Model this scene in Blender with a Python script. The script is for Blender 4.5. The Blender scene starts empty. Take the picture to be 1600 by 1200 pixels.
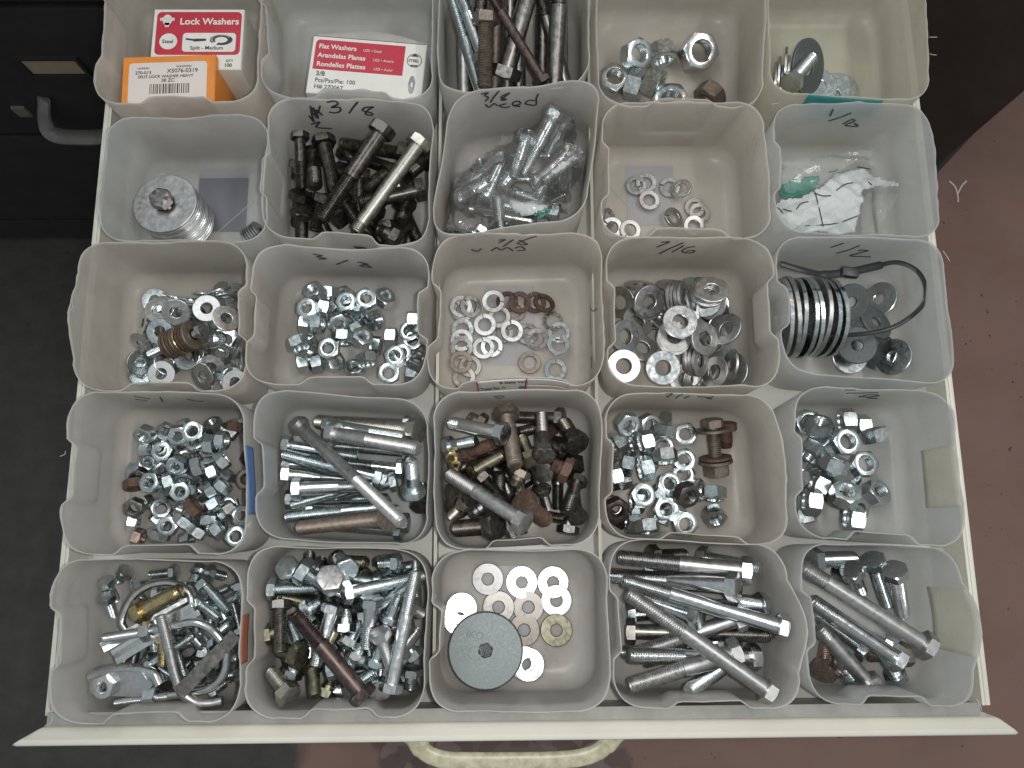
import bpy, bmesh, math, random, re
import numpy as np
from mathutils import Matrix, Vector, Euler

R = math.radians
rnd = random.Random(11)
nrnd = np.random.RandomState(5)
S = bpy.context.scene
COL = S.collection

# ------------------------------------------------------------------ camera
FPX = 1230.0                       # focal length for a 1600 px wide picture
CAM_H = 0.642
TILT, SIDE, ROLL = R(11.0), R(-0.7), R(-0.35)
cam_rot = Matrix.Rotation(TILT, 3, 'X') @ Matrix.Rotation(SIDE, 3, 'Y') @ Matrix.Rotation(ROLL, 3, 'Z')
cd = bpy.data.cameras.new('camera')
cam = bpy.data.objects.new('camera', cd)
COL.objects.link(cam)
cam.matrix_world = Matrix.Translation((0, 0, CAM_H)) @ cam_rot.to_4x4()
cd.sensor_width = 36.0
cd.lens = 36.0 * FPX / 1600.0
cd.clip_start = 0.01
cd.clip_end = 50.0
S.camera = cam

# ------------------------------------------------------------------ world and lamps
w = bpy.data.worlds.new('World')
S.world = w
w.use_nodes = True
bg = w.node_tree.nodes['Background']
bg.inputs['Color'].default_value = (0.89, 0.97, 1.0, 1)
bg.inputs['Strength'].default_value = 0.45

def lamp(name, kind, loc, energy, color, **kw):
    l = bpy.data.lights.new(name, kind)
    l.energy = energy
    l.color = color
    for k, v in kw.items():
        setattr(l, k, v)
    o = bpy.data.objects.new(name, l)
    o.location = loc
    COL.objects.link(o)
    return o

fl = lamp('camera_flash', 'AREA', (0.026, 0.004, CAM_H + 0.004), 1.65, (1.0, 0.98, 0.95), shape='DISK', size=0.014)
fl.rotation_euler = (R(8), 0, 0)
t1 = lamp('ceiling_tube_lamp', 'AREA', (-0.55, 0.75, 1.75), 8.0, (0.93, 0.98, 1.0), shape='RECTANGLE', size=0.12, size_y=1.3)  # unseen overhead strip, added to give the metal highlights
t1.rotation_euler = (R(-22), R(-16), 0)
t2 = lamp('ceiling_tube_lamp', 'AREA', (0.95, 0.25, 1.75), 10.0, (1.0, 0.97, 0.93), shape='RECTANGLE', size=0.12, size_y=1.3)  # second added strip overhead, also lifts the floor
t2.rotation_euler = (R(-6), R(28), 0)
bulb = lamp('warm_work_bulb', 'POINT', (0.35, 0.95, 1.15), 1.6, (1.0, 0.55, 0.25), shadow_soft_size=0.035)

S.view_settings.view_transform = 'Standard'
S.view_settings.look = 'None'
S.view_settings.exposure = -0.18
S.view_settings.gamma = 1.0
S.cycles.max_bounces = 8
S.cycles.diffuse_bounces = 3
S.cycles.glossy_bounces = 4
S.cycles.transmission_bounces = 6
S.cycles.transparent_max_bounces = 10
S.cycles.caustics_reflective = False
S.cycles.caustics_refractive = False
S.cycles.sample_clamp_indirect = 4.0

# ------------------------------------------------------------------ reading points of the photograph as rays
CRN = np.array(cam_rot)
CPOS = np.array((0, 0, CAM_H))
def ray(px, py):
    return CRN @ np.array(((px - 800.0) / FPX, -(py - 600.0) / FPX, -1.0))
def W(px, py, z):
    d = ray(px, py)
    return CPOS + d * ((z - CAM_H) / d[2])
def WY(px, py, y):
    d = ray(px, py)
    return CPOS + d * (y / d[1])
def proj(p):
    q = CRN.T @ (np.asarray(p, float) - CPOS)
    return np.array((800 + FPX * q[0] / -q[2], 600 - FPX * q[1] / -q[2]))
def projN(P):
    q = (np.asarray(P, float) - CPOS) @ CRN
    return np.stack((800 + FPX * q[:, 0] / -q[:, 2], 600 - FPX * q[:, 1] / -q[:, 2]), 1)

# ------------------------------------------------------------------ materials
MATS = {}
def nodes_of(name):
    m = bpy.data.materials.new(name)
    m.use_nodes = True
    nt = m.node_tree
    nt.nodes.clear()
    out = nt.nodes.new('ShaderNodeOutputMaterial')
    return m, nt, out
def N(nt, typ, **kw):
    n = nt.nodes.new(typ)
    for k, v in kw.items():
        setattr(n, k, v)
    return n
def L(nt, a, b):
    nt.links.new(a, b)
def noise_ramp(nt, scale, stops, detail=4.0, rough=0.6, coord='Object', dist=0.0):
    tc = N(nt, 'ShaderNodeTexCoord')
    nz = N(nt, 'ShaderNodeTexNoise')
    nz.inputs['Scale'].default_value = scale
    nz.inputs['Detail'].default_value = detail
    nz.inputs['Roughness'].default_value = rough
    nz.inputs['Distortion'].default_value = dist
    L(nt, tc.outputs[coord], nz.inputs['Vector'])
    cr = N(nt, 'ShaderNodeValToRGB')
    e = cr.color_ramp.elements
    while len(e) < len(stops):
        e.new(0.5)
    for el, (p, c) in zip(e, stops):
        el.position = p
        el.color = c if len(c) == 4 else (*c, 1)
    L(nt, nz.outputs['Fac'], cr.inputs['Fac'])
    return nz, cr

def metal(name, c1, c2, rough=(0.22, 0.42), scale=260.0, met=1.0, bump=0.015, spots=None, rnd_amt=0.25):
    m, nt, out = nodes_of(name)
    b = N(nt, 'ShaderNodeBsdfPrincipled')
    nz, cr = noise_ramp(nt, scale, [(0.35, c1), (0.68, c2)], detail=2)
    oi = N(nt, 'ShaderNodeObjectInfo')
    # every piece a little lighter or darker than its neighbour
    mr = N(nt, 'ShaderNodeMapRange')
    mr.inputs['To Min'].default_value = 1.0 - rnd_amt
    mr.inputs['To Max'].default_value = 1.0 + rnd_amt * 0.4
    L(nt, oi.outputs['Random'], mr.inputs['Value'])
    mx = N(nt, 'ShaderNodeVectorMath', operation='SCALE')
    L(nt, cr.outputs['Color'], mx.inputs[0])
    L(nt, mr.outputs['Result'], mx.inputs['Scale'])
    col = mx.outputs['Vector']
    rr = N(nt, 'ShaderNodeMapRange')
    rr.inputs['From Min'].default_value = 0.3
    rr.inputs['From Max'].default_value = 0.7
    rr.inputs['To Min'].default_value = rough[0]
    rr.inputs['To Max'].default_value = rough[1]
    L(nt, nz.outputs['Fac'], rr.inputs['Value'])
    L(nt, rr.outputs['Result'], b.inputs['Roughness'])
    b.inputs['Metallic'].default_value = met
    if spots:
        nz2, cr2 = noise_ramp(nt, spots[1], [(spots[2], (0, 0, 0)), (spots[2] + 0.1, (1, 1, 1))], detail=6)
        mm = N(nt, 'ShaderNodeMix', data_type='RGBA')
        L(nt, cr2.outputs['Color'], mm.inputs['Factor'])
        L(nt, col, mm.inputs['A'])
        mm.inputs['B'].default_value = (*spots[0], 1)
        col = mm.outputs['Result']
        inv = N(nt, 'ShaderNodeMath', operation='MULTIPLY_ADD')
        L(nt, cr2.outputs['Color'], inv.inputs[0])
        inv.inputs[1].default_value = -0.8 * met
        inv.inputs[2].default_value = met
        L(nt, inv.outputs[0], b.inputs['Metallic'])
    L(nt, col, b.inputs['Base Color'])
    bp = N(nt, 'ShaderNodeBump')
    bp.inputs['Strength'].default_value = bump
    bp.inputs['Distance'].default_value = 0.0006
    L(nt, nz.outputs['Fac'], bp.inputs['Height'])
    L(nt, bp.outputs['Normal'], b.inputs['Normal'])
    L(nt, b.outputs['BSDF'], out.inputs['Surface'])
    MATS[name] = m
    return m

metal('z', (0.62, 0.685, 0.70), (0.76, 0.815, 0.825), (0.17, 0.30))                       # zinc plate
metal('w', (0.70, 0.73, 0.74), (0.84, 0.86, 0.86), (0.15, 0.28))                       # bright zinc
metal('g', (0.50, 0.50, 0.495), (0.65, 0.645, 0.635), (0.30, 0.46))                      # dull grey galvanised
metal('d', (0.22, 0.21, 0.195), (0.37, 0.35, 0.325), (0.28, 0.44))                      # dark old steel
metal('k', (0.075, 0.068, 0.060), (0.155, 0.142, 0.122), (0.26, 0.42), met=0.9)        # black oxide
metal('r', (0.085, 0.050, 0.036), (0.165, 0.102, 0.072), (0.6, 0.85), met=0.25, bump=0.3, scale=420)      # rust
metal('n', (0.19, 0.158, 0.13), (0.30, 0.255, 0.21), (0.4, 0.6), met=0.7, bump=0.15, spots=((0.16, 0.095, 0.06), 300, 0.58))  # browned
metal('b', (0.46, 0.37, 0.20), (0.62, 0.53, 0.33), (0.22, 0.40))                       # yellow zinc
metal('o', (0.21, 0.195, 0.14), (0.35, 0.33, 0.245), (0.28, 0.46))                        # olive phosphate
metal('m', (0.080, 0.058, 0.054), (0.155, 0.115, 0.105), (0.32, 0.5), met=0.8)             # dark red brown
metal('c', (0.62, 0.45, 0.38), (0.76, 0.60, 0.53), (0.2, 0.35))                        # coppery
metal('t', (0.115, 0.135, 0.135), (0.155, 0.178, 0.178), (0.40, 0.52), bump=0.01, scale=500, met=0.5)   # grey-green plate
metal('y', (0.40, 0.38, 0.335), (0.52, 0.50, 0.45), (0.32, 0.5), spots=((0.25, 0.20, 0.14), 380, 0.63))   # stained yellowish steel
metal('chrome', (0.6, 0.6, 0.6), (0.7, 0.7, 0.7), (0.15, 0.3))

def plain(name, c1, c2=None, rough=0.5, scale=60, spec=0.5, bump=0.0, detail=5, bscale=None):
    m, nt, out = nodes_of(name)
    b = N(nt, 'ShaderNodeBsdfPrincipled')
    c2 = c2 or tuple(x * 0.88 for x in c1)
    nz, cr = noise_ramp(nt, scale, [(0.35, c1), (0.7, c2)], detail=detail)
    L(nt, cr.outputs['Color'], b.inputs['Base Color'])
    b.inputs['Roughness'].default_value = rough
    b.inputs['Specular IOR Level'].default_value = spec
    if bump:
        bp = N(nt, 'ShaderNodeBump')
        bp.inputs['Strength'].default_value = bump
        bp.inputs['Distance'].default_value = 0.002
        if bscale:
            n2, _ = noise_ramp(nt, bscale, [(0.3, (0, 0, 0)), (0.7, (1, 1, 1))])
            L(nt, n2.outputs['Fac'], bp.inputs['Height'])
        else:
            L(nt, nz.outputs['Fac'], bp.inputs['Height'])
        L(nt, bp.outputs['Normal'], b.inputs['Normal'])
    L(nt, b.outputs['BSDF'], out.inputs['Surface'])
    MATS[name] = m
    return m

def plastic(name, c, trans=0.30, tl=0.5, rough=0.22, stain=(0.42, 0.36, 0.27)):
    """milky polythene: scattered, let through and a little clear, with grime and scuffs"""
    m, nt, out = nodes_of(name)
    nz, cr = noise_ramp(nt, 22.0, [(0.42, c), (0.80, tuple(x * 0.86 for x in c))], detail=6, rough=0.65, coord='Object')
    nz2, cr2 = noise_ramp(nt, 420.0, [(0.74, (0, 0, 0)), (0.80, (1, 1, 1))], detail=2, coord='Object')
    mm = N(nt, 'ShaderNodeMix', data_type='RGBA')
    sc = N(nt, 'ShaderNodeMath', operation='MULTIPLY')
    L(nt, cr2.outputs['Color'], sc.inputs[0])
    sc.inputs[1].default_value = 0.35
    L(nt, sc.outputs[0], mm.inputs['Factor'])
    L(nt, cr.outputs['Color'], mm.inputs['A'])
    mm.inputs['B'].default_value = (*stain, 1)
    nz3, cr3 = noise_ramp(nt, 15.0, [(0.52, (0, 0, 0)), (0.74, (0.42, 0.42, 0.42))], detail=8, rough=0.7, dist=0.6)
    nz3.noise_dimensions = '4D'
    oi = N(nt, 'ShaderNodeObjectInfo')
    ml = N(nt, 'ShaderNodeMath', operation='MULTIPLY'); ml.inputs[1].default_value = 40.0
    L(nt, oi.outputs['Random'], ml.inputs[0]); L(nt, ml.outputs[0], nz3.inputs['W'])
    ms = N(nt, 'ShaderNodeMix', data_type='RGBA')
    L(nt, cr3.outputs['Color'], ms.inputs['Factor']); L(nt, mm.outputs['Result'], ms.inputs['A'])
    ms.inputs['B'].default_value = (*[x * k for x, k in zip(c, (0.70, 0.62, 0.50))], 1)
    mm = ms
    b = N(nt, 'ShaderNodeBsdfPrincipled')
    L(nt, mm.outputs['Result'], b.inputs['Base Color'])
    rg = N(nt, 'ShaderNodeMapRange')
    rg.inputs['To Min'].default_value = rough - 0.04; rg.inputs['To Max'].default_value = rough + 0.22
    L(nt, nz.outputs['Fac'], rg.inputs['Value']); L(nt, rg.outputs['Result'], b.inputs['Roughness'])
    b.inputs['Specular IOR Level'].default_value = 0.55
    t = N(nt, 'ShaderNodeBsdfTranslucent')
    L(nt, mm.outputs['Result'], t.inputs['Color'])
    mx = N(nt, 'ShaderNodeMixShader')
    mx.inputs[0].default_value = tl
    L(nt, b.outputs['BSDF'], mx.inputs[1])
    L(nt, t.outputs['BSDF'], mx.inputs[2])
    tr = N(nt, 'ShaderNodeBsdfTransparent')
    tr.inputs['Color'].default_value = (0.95, 0.95, 0.94, 1)
    m2 = N(nt, 'ShaderNodeMixShader')
    m2.inputs[0].default_value = trans
    L(nt, mx.outputs[0], m2.inputs[1])
    L(nt, tr.outputs['BSDF'], m2.inputs[2])
    bp = N(nt, 'ShaderNodeBump')
    bp.inputs['Strength'].default_value = 0.25
    bp.inputs['Distance'].default_value = 0.002
    L(nt, nz.outputs['Fac'], bp.inputs['Height'])
    L(nt, bp.outputs['Normal'], b.inputs['Normal'])
    L(nt, m2.outputs[0], out.inputs['Surface'])
    MATS[name] = m
    return m

plastic('plastic_grey', (0.825, 0.80, 0.77))
plastic('plastic_blue', (0.81, 0.815, 0.805), trans=0.40)
plastic('plastic_warm', (0.825, 0.785, 0.73))
plastic('plastic_yellow', (0.83, 0.81, 0.70), trans=0.34)
plastic('label_yellow', (0.88, 0.86, 0.76), trans=0.34, tl=0.36)
plastic('base_pale', (0.66, 0.66, 0.68), trans=0.3, tl=0.4)
plastic('base_blue', (0.36, 0.37, 0.42), trans=0.1, rough=0.25)
plastic('teal_ink', (0.10, 0.50, 0.52), trans=0.1, stain=(0.1, 0.4, 0.4))
plastic('pink_ink', (0.62, 0.28, 0.36), trans=0.1, stain=(0.6, 0.3, 0.35))
plastic('faint_teal', (0.52, 0.64, 0.63), trans=0.1, stain=(0.5, 0.6, 0.6))
plain('blue_ink', (0.10, 0.20, 0.45), (0.14, 0.26, 0.5), 0.4, 200)
plain('red_ink', (0.42, 0.14, 0.08), (0.34, 0.12, 0.08), 0.5, 400)
plain('marker', (0.03, 0.03, 0.045), (0.07, 0.07, 0.09), 0.45, 300)
plain('cream_paint', (0.74, 0.72, 0.63), (0.68, 0.66, 0.57), 0.30, 14, 0.5)
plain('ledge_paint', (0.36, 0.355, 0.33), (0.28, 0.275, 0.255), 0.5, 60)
plain('drawer_paint', (0.66, 0.66, 0.61), (0.58, 0.575, 0.53), 0.36, 25, 0.5)
plain('handle_paint', (0.60, 0.57, 0.42), (0.38, 0.34, 0.22), 0.34, 150)
plain('pull_grey', (0.16, 0.155, 0.145), (0.12, 0.115, 0.11), 0.45, 60)
plain('dark_paint', (0.018, 0.017, 0.019), (0.028, 0.026, 0.026), 0.38, 30)
plain('brown_paint', (0.040, 0.030, 0.028), (0.055, 0.042, 0.038), 0.5, 20)
plain('card_white', (0.78, 0.77, 0.72), (0.72, 0.71, 0.66), 0.55, 80)
plain('card_grey', (0.42, 0.40, 0.37), (0.36, 0.34, 0.32), 0.7, 120)  # white card with the rear flap's shade put into its colour
plain('card_orange', (0.78, 0.27, 0.035), (0.70, 0.23, 0.03), 0.42, 90)
plain('print_red', (0.52, 0.025, 0.05), (0.46, 0.02, 0.045), 0.42, 90)
plain('print_black', (0.03, 0.03, 0.03), (0.06, 0.06, 0.06), 0.5, 200)
plain('print_grey', (0.20, 0.20, 0.21), (0.45, 0.45, 0.46), 0.5, 300)
plain('print_white', (0.80, 0.78, 0.74), None, 0.5, 80)
plain('print_pink', (0.74, 0.66, 0.62), (0.70, 0.62, 0.58), 0.5, 80)
plain('print_magenta', (0.45, 0.04, 0.18), None, 0.5, 80)
plain('paper', (0.62, 0.65, 0.645), (0.56, 0.60, 0.595), 0.6, 40)
plain('green_print', (0.04, 0.22, 0.17), (0.07, 0.30, 0.24), 0.5, 200)
plain('black_nylon', (0.012, 0.012, 0.014), (0.02, 0.02, 0.022), 0.32, 100)
plain('beige_card', (0.30, 0.25, 0.18), (0.26, 0.21, 0.15), 0.6, 60)

def bag_material():
    m, nt, out = nodes_of('clear_bag')
    g = N(nt, 'ShaderNodeBsdfGlossy')
    g.inputs['Roughness'].default_value = 0.06
    d = N(nt, 'ShaderNodeBsdfDiffuse')
    d.inputs['Color'].default_value = (0.8, 0.82, 0.82, 1)
    tr = N(nt, 'ShaderNodeBsdfTransparent')
    fr = N(nt, 'ShaderNodeFresnel')
    fr.inputs['IOR'].default_value = 1.33
    a = N(nt, 'ShaderNodeMixShader')
    a.inputs[0].default_value = 0.12
    L(nt, tr.outputs[0], a.inputs[1]); L(nt, d.outputs[0], a.inputs[2])
    b = N(nt, 'ShaderNodeMixShader')
    L(nt, fr.outputs[0], b.inputs[0]); L(nt, a.outputs[0], b.inputs[1]); L(nt, g.outputs[0], b.inputs[2])
    L(nt, b.outputs[0], out.inputs['Surface'])
    MATS['clear_bag'] = m
bag_material()

def floor_material():
    """worn red-brown floor paint over dark grey concrete, flaked patches, specks"""
    m, nt, out = nodes_of('painted_concrete')
    b = N(nt, 'ShaderNodeBsdfPrincipled')
    nz, cr = noise_ramp(nt, 5.0, [(0.30, (0.21, 0.115, 0.088)), (0.55, (0.25, 0.148, 0.12)), (0.78, (0.29, 0.148, 0.105))], detail=7, rough=0.6)
    n2, c2 = noise_ramp(nt, 30.0, [(0.35, (0.044, 0.040, 0.034)), (0.7, (0.066, 0.059, 0.051))], detail=6)
    tc = N(nt, 'ShaderNodeTexCoord')
    sx = N(nt, 'ShaderNodeSeparateXYZ')
    L(nt, tc.outputs['Object'], sx.inputs[0])
    nw, cw = noise_ramp(nt, 9.0, [(0.0, (0, 0, 0)), (1.0, (1, 1, 1))], detail=5)
    ad = N(nt, 'ShaderNodeMath', operation='MULTIPLY_ADD')     # edge of the paint runs along y, ragged
    L(nt, nw.outputs['Fac'], ad.inputs[0]); ad.inputs[1].default_value = 0.16
    L(nt, sx.outputs['X'], ad.inputs[2])
    rg = N(nt, 'ShaderNodeMapRange')
    rg.inputs['From Min'].default_value = -0.24; rg.inputs['From Max'].default_value = -0.20
    L(nt, ad.outputs[0], rg.inputs['Value'])
    mx = N(nt, 'ShaderNodeMix', data_type='RGBA')
    L(nt, rg.outputs['Result'], mx.inputs['Factor']); L(nt, c2.outputs['Color'], mx.inputs['A']); L(nt, cr.outputs['Color'], mx.inputs['B'])
    # flaked paint
    vo = N(nt, 'ShaderNodeTexVoronoi')
    vo.inputs['Scale'].default_value = 34
    nd = N(nt, 'ShaderNodeTexNoise'); nd.inputs['Scale'].default_value = 20
    va = N(nt, 'ShaderNodeVectorMath', operation='MULTIPLY_ADD')
    L(nt, tc.outputs['Object'], nd.inputs['Vector'])
    L(nt, nd.outputs['Color'], va.inputs[0]); va.inputs[1].default_value = (0.05, 0.05, 0.05); L(nt, tc.outputs['Object'], va.inputs[2])
    L(nt, va.outputs[0], vo.inputs['Vector'])
    fr = N(nt, 'ShaderNodeValToRGB')
    e = fr.color_ramp.elements
    e[0].position = 0.35; e[0].color = (0.13, 0.08, 0.07, 1)
    e[1].position = 0.7; e[1].color = (0.21, 0.155, 0.135, 1)
    L(nt, vo.outputs['Color'], fr.inputs['Fac'])
    ds = N(nt, 'ShaderNodeVectorMath', operation='DISTANCE')
    L(nt, tc.outputs['Object'], ds.inputs[0]); ds.inputs[1].default_value = (0.0, -0.33, 0.0)
    nf = N(nt, 'ShaderNodeTexNoise'); nf.inputs['Scale'].default_value = 12
    L(nt, tc.outputs['Object'], nf.inputs['Vector'])
    dd = N(nt, 'ShaderNodeMath', operation='MULTIPLY_ADD'); L(nt, nf.outputs['Fac'], dd.inputs[0]); dd.inputs[1].default_value = 0.2; L(nt, ds.outputs['Value'], dd.inputs[2])
    rf = N(nt, 'ShaderNodeMapRange')
    rf.inputs['From Min'].default_value = 0.32; rf.inputs['From Max'].default_value = 0.30
    L(nt, dd.outputs[0], rf.inputs['Value'])
    mf = N(nt, 'ShaderNodeMix', data_type='RGBA')
    L(nt, rf.outputs['Result'], mf.inputs['Factor']); L(nt, mx.outputs['Result'], mf.inputs['A']); L(nt, fr.outputs['Color'], mf.inputs['B'])
    # dark specks
    ns, cs = noise_ramp(nt, 70.0, [(0.70, (0, 0, 0)), (0.74, (1, 1, 1))], detail=2)
    ms = N(nt, 'ShaderNodeMix', data_type='RGBA')
    L(nt, cs.outputs['Color'], ms.inputs['Factor']); L(nt, mf.outputs['Result'], ms.inputs['A']); ms.inputs['B'].default_value = (0.045, 0.03, 0.026, 1)
    L(nt, ms.outputs['Result'], b.inputs['Base Color'])
    b.inputs['Roughness'].default_value = 0.55
    bp = N(nt, 'ShaderNodeBump'); bp.inputs['Strength'].default_value = 0.3; bp.inputs['Distance'].default_value = 0.004
    L(nt, n2.outputs['Fac'], bp.inputs['Height']); L(nt, bp.outputs['Normal'], b.inputs['Normal'])
    L(nt, b.outputs['BSDF'], out.inputs['Surface'])
    MATS['floor'] = m
floor_material()

# ------------------------------------------------------------------ object helpers
def link(name, mesh, mat=None, parent=None, smooth=None):
    if mat is not None and len(mesh.materials) == 0:
        mesh.materials.append(MATS[mat] if isinstance(mat, str) else mat)
    o = bpy.data.objects.new(name, mesh)
    COL.objects.link(o)
    if parent is not None:
        o.parent = parent
    return o
def tag(o, label=None, cat=None, group=None, kind=None):
    if label: o['label'] = label
    if cat: o['category'] = cat
    if group: o['group'] = group
    if kind: o['kind'] = kind
    return o
def empty(name, mw=None):
    o = bpy.data.objects.new(name, None)
    o.empty_display_size = 0.01
    COL.objects.link(o)
    if mw is not None:
        o.matrix_world = mw
    return o
def pymesh(name, verts, faces, mat=None, angle=None):
    me = bpy.data.meshes.new(name)
    me.from_pydata([tuple(v) for v in verts], [], [tuple(f) for f in faces])
    if angle is not None:
        me.polygons.foreach_set('use_smooth', [True] * len(me.polygons))
        me.set_sharp_from_angle(angle=R(angle))
    if mat:
        me.materials.append(MATS[mat])
    me.update()
    return me
def rings_mesh(name, rings, mat=None, angle=35, cap0=False, cap1=False, loop=False):
    n = len(rings[0])
    V = np.concatenate(rings)
    F = []
    m = len(rings)
    for i in range(m if loop else m - 1):
        a, b = i * n, ((i + 1) % m) * n
        for j in range(n):
            k = (j + 1) % n
            F.append((a + j, a + k, b + k, b + j))
    if cap0:
        F.append(tuple(range(n - 1, -1, -1)))
    if cap1:
        F.append(tuple(range((m - 1) * n, m * n)))
    return pymesh(name, V, F, mat, angle)
def box_bm(bm, c, s, rot=None, bevel=0.0):
    r = bmesh.ops.create_cube(bm, size=1.0)
    mw = Matrix.Translation(c) @ (rot.to_4x4() if rot else Matrix()) @ Matrix.Diagonal((*s, 1))
    bmesh.ops.transform(bm, matrix=mw, verts=r['verts'])
    if bevel:
        es = list({e for v in r['verts'] for e in v.link_edges})
        bmesh.ops.bevel(bm, geom=es, offset=bevel, segments=2, affect='EDGES', profile=0.7)
def box(name, c, s, mat, parent=None, bevel=0.0, rot=None):
    bm = bmesh.new()
    box_bm(bm, c, s, rot, bevel)
    me = bpy.data.meshes.new(name)
    bm.to_mesh(me); bm.free()
    me.polygons.foreach_set('use_smooth', [True] * len(me.polygons))
    me.set_sharp_from_angle(angle=R(35))
    return link(name, me, mat, parent)
def tube_mesh(name, pts, r, mat=None, nseg=8, flat=1.0, closed=False, taper=False, up=(0, 0, 1)):
    """tube along points; flat < 1 squashes it along 'up'"""
    P = np.array(pts, float)
    n = len(P)
    rings = []
    for i in range(n):
        a = P[(i - 1) % n] if (closed or i) else P[i]
        b = P[(i + 1) % n] if (closed or i < n - 1) else P[i]
        t = b - a
        t = t / (np.linalg.norm(t) + 1e-12)
        u = np.array(up, float)
        if abs(u @ t) > 0.95:
            u = np.array((1.0, 0, 0))
        s = np.cross(t, u); s /= np.linalg.norm(s)
        u = np.cross(s, t)
        rr = r[i] if hasattr(r, '__len__') else r
        ang = np.arange(nseg) * 2 * math.pi / nseg + math.pi / nseg
        rings.append(P[i] + rr * (np.cos(ang)[:, None] * s + flat * np.sin(ang)[:, None] * u))
    return rings_mesh(name, rings, mat, 50, not closed, not closed, closed)
def smooth_path(pts, n=8):
    """Catmull-Rom"""
    P = [np.array(p, float) for p in pts]
    P = [2 * P[0] - P[1]] + P + [2 * P[-1] - P[-2]]
    out = []
    for i in range(1, len(P) - 2):
        for k in range(n):
            t = k / n
            a, b, c, d = P[i - 1], P[i], P[i + 1], P[i + 2]
            out.append(0.5 * ((2 * b) + (c - a) * t + (2 * a - 5 * b + 4 * c - d) * t * t + (3 * b - a - 3 * c + d) * t ** 3))
    out.append(P[-2])
    return out
def text_mesh(s, size, bold=0.0, align='LEFT', extrude=0.00008, shear=0.0):
    cu = bpy.data.curves.new('lettering', 'FONT')
    cu.body = s
    cu.size = size
    cu.extrude = extrude
    cu.offset = bold * size
    cu.align_x = align
    cu.shear = shear
    cu.resolution_u = 3
    o = bpy.data.objects.new('lettering', cu)
    COL.objects.link(o)
    dg = bpy.context.evaluated_depsgraph_get()
    me = bpy.data.meshes.new_from_object(o.evaluated_get(dg))
    bpy.data.objects.remove(o)
    bpy.data.curves.remove(cu)
    return me

# ------------------------------------------------------------------ setting: floor, cabinets, drawer
ZF = -0.66
me = pymesh('floor', [(-6, -6, 0), (6, -6, 0), (6, 6, 0), (-6, 6, 0)], [(0, 1, 2, 3)], 'floor')
floor = link('floor', me)
floor.location = (0, 0, ZF)
tag(floor, kind='structure')
# chalk tick on the floor
ch = [[W(1483, 283, ZF), W(1492, 292, ZF), W(1496, 305, ZF), W(1497, 316, ZF)], [W(1496, 303, ZF), W(1503, 290, ZF), W(1510, 283, ZF)]]
for st in ch:
    o = link('chalk_mark', tube_mesh('chalk_mark', [p + np.array((0, 0, 0.0006)) for p in smooth_path(st, 5)], 0.0016, 'print_pink', 6, 0.25), parent=None)
    o.parent = floor
    o.matrix_parent_inverse = floor.matrix_world.inverted() if False else Matrix.Translation((0, 0, -ZF))

# dark drawer cabinet beside, front face in the plane YC
YC = 0.515
def cabinet_left():
    root = empty('drawer_cabinet', Matrix.Translation((-0.85, YC, ZF)))
    tag(root, 'black steel drawer cabinet with chrome pulls standing beside the open drawer', 'cabinet')
    x0, x1 = -0.49, 0.485           # local
    ztop = WY(100, -160, YC)[2] - ZF + 0.25
    box('carcass', (0.0, 0.23, ztop / 2), (x1 - x0, 0.42, ztop), 'dark_paint', root, 0.003)
    zs = [WY(80, y, YC)[2] - ZF for y in (12, 208, 342)]
    edges = [(zs[0] + 0.012, ztop - 0.01), (zs[1] + 0.004, zs[0] + 0.002), (zs[2] + 0.004, zs[1] - 0.004), (0.012, zs[2] - 0.003)]
    for k, (a, b) in enumerate(edges):
        d = box('drawer_front', ((x0 + x1) / 2, 0.008, (a + b) / 2), (x1 - x0 - 0.008, 0.022, b - a), 'dark_paint', root, 0.004)
        if k == 1:
            P = [WY(x, y, YC - 0.008) - np.array((-0.85, YC, ZF)) for x, y in ((34, 96), (130, 96), (141, 122), (50, 122))]
            xa, xb = P[3][0], P[2][0]
            za, zb = P[3][2], P[0][2]
            c = box('label_card', ((xa + xb) / 2, -0.0035, (za + zb) / 2), (xb - xa - 0.006, 0.002, zb - za - 0.006), 'beige_card', d)
            for (cx, cz, sx, sz) in (((xa + xb) / 2, zb, xb - xa + 0.004, 0.004), ((xa + xb) / 2, za, xb - xa + 0.004, 0.004), (xa, (za + zb) / 2, 0.004, zb - za - 0.0045), (xb, (za + zb) / 2, 0.004, zb - za - 0.0045)):
                box('label_frame', (cx, -0.0045, cz), (sx, 0.004, sz), 'dark_paint', d)
            H = [WY(x, y, YC - 0.02) - np.array((-0.85, YC, ZF)) for x, y in ((66, 172), (70, 190), (84, 200), (120, 203), (170, 202), (198, 190), (204, 172))]
            pts = []
            for i, p in enumerate(H):
                q = np.array(p); q[1] = (-0.004, -0.018, -0.028, -0.030, -0.028, -0.018, -0.004)[i]
                pts.append(q)
            link('pull_handle', tube_mesh('pull_handle', smooth_path(pts, 6), 0.010, 'pull_grey', 10, 0.5), None, d)
            q = WY(34, 176, YC - 0.006) - np.array((-0.85, YC, ZF))
            box('lock_plate', (q[0], -0.0045, q[2]), (0.016, 0.004, 0.02), 'pull_grey', d, 0.001)
    box('plinth', (0, 0.03, 0.005), (x1 - x0 - 0.02, 0.02, 0.01), 'dark_paint', root)
cabinet_left()

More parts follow.
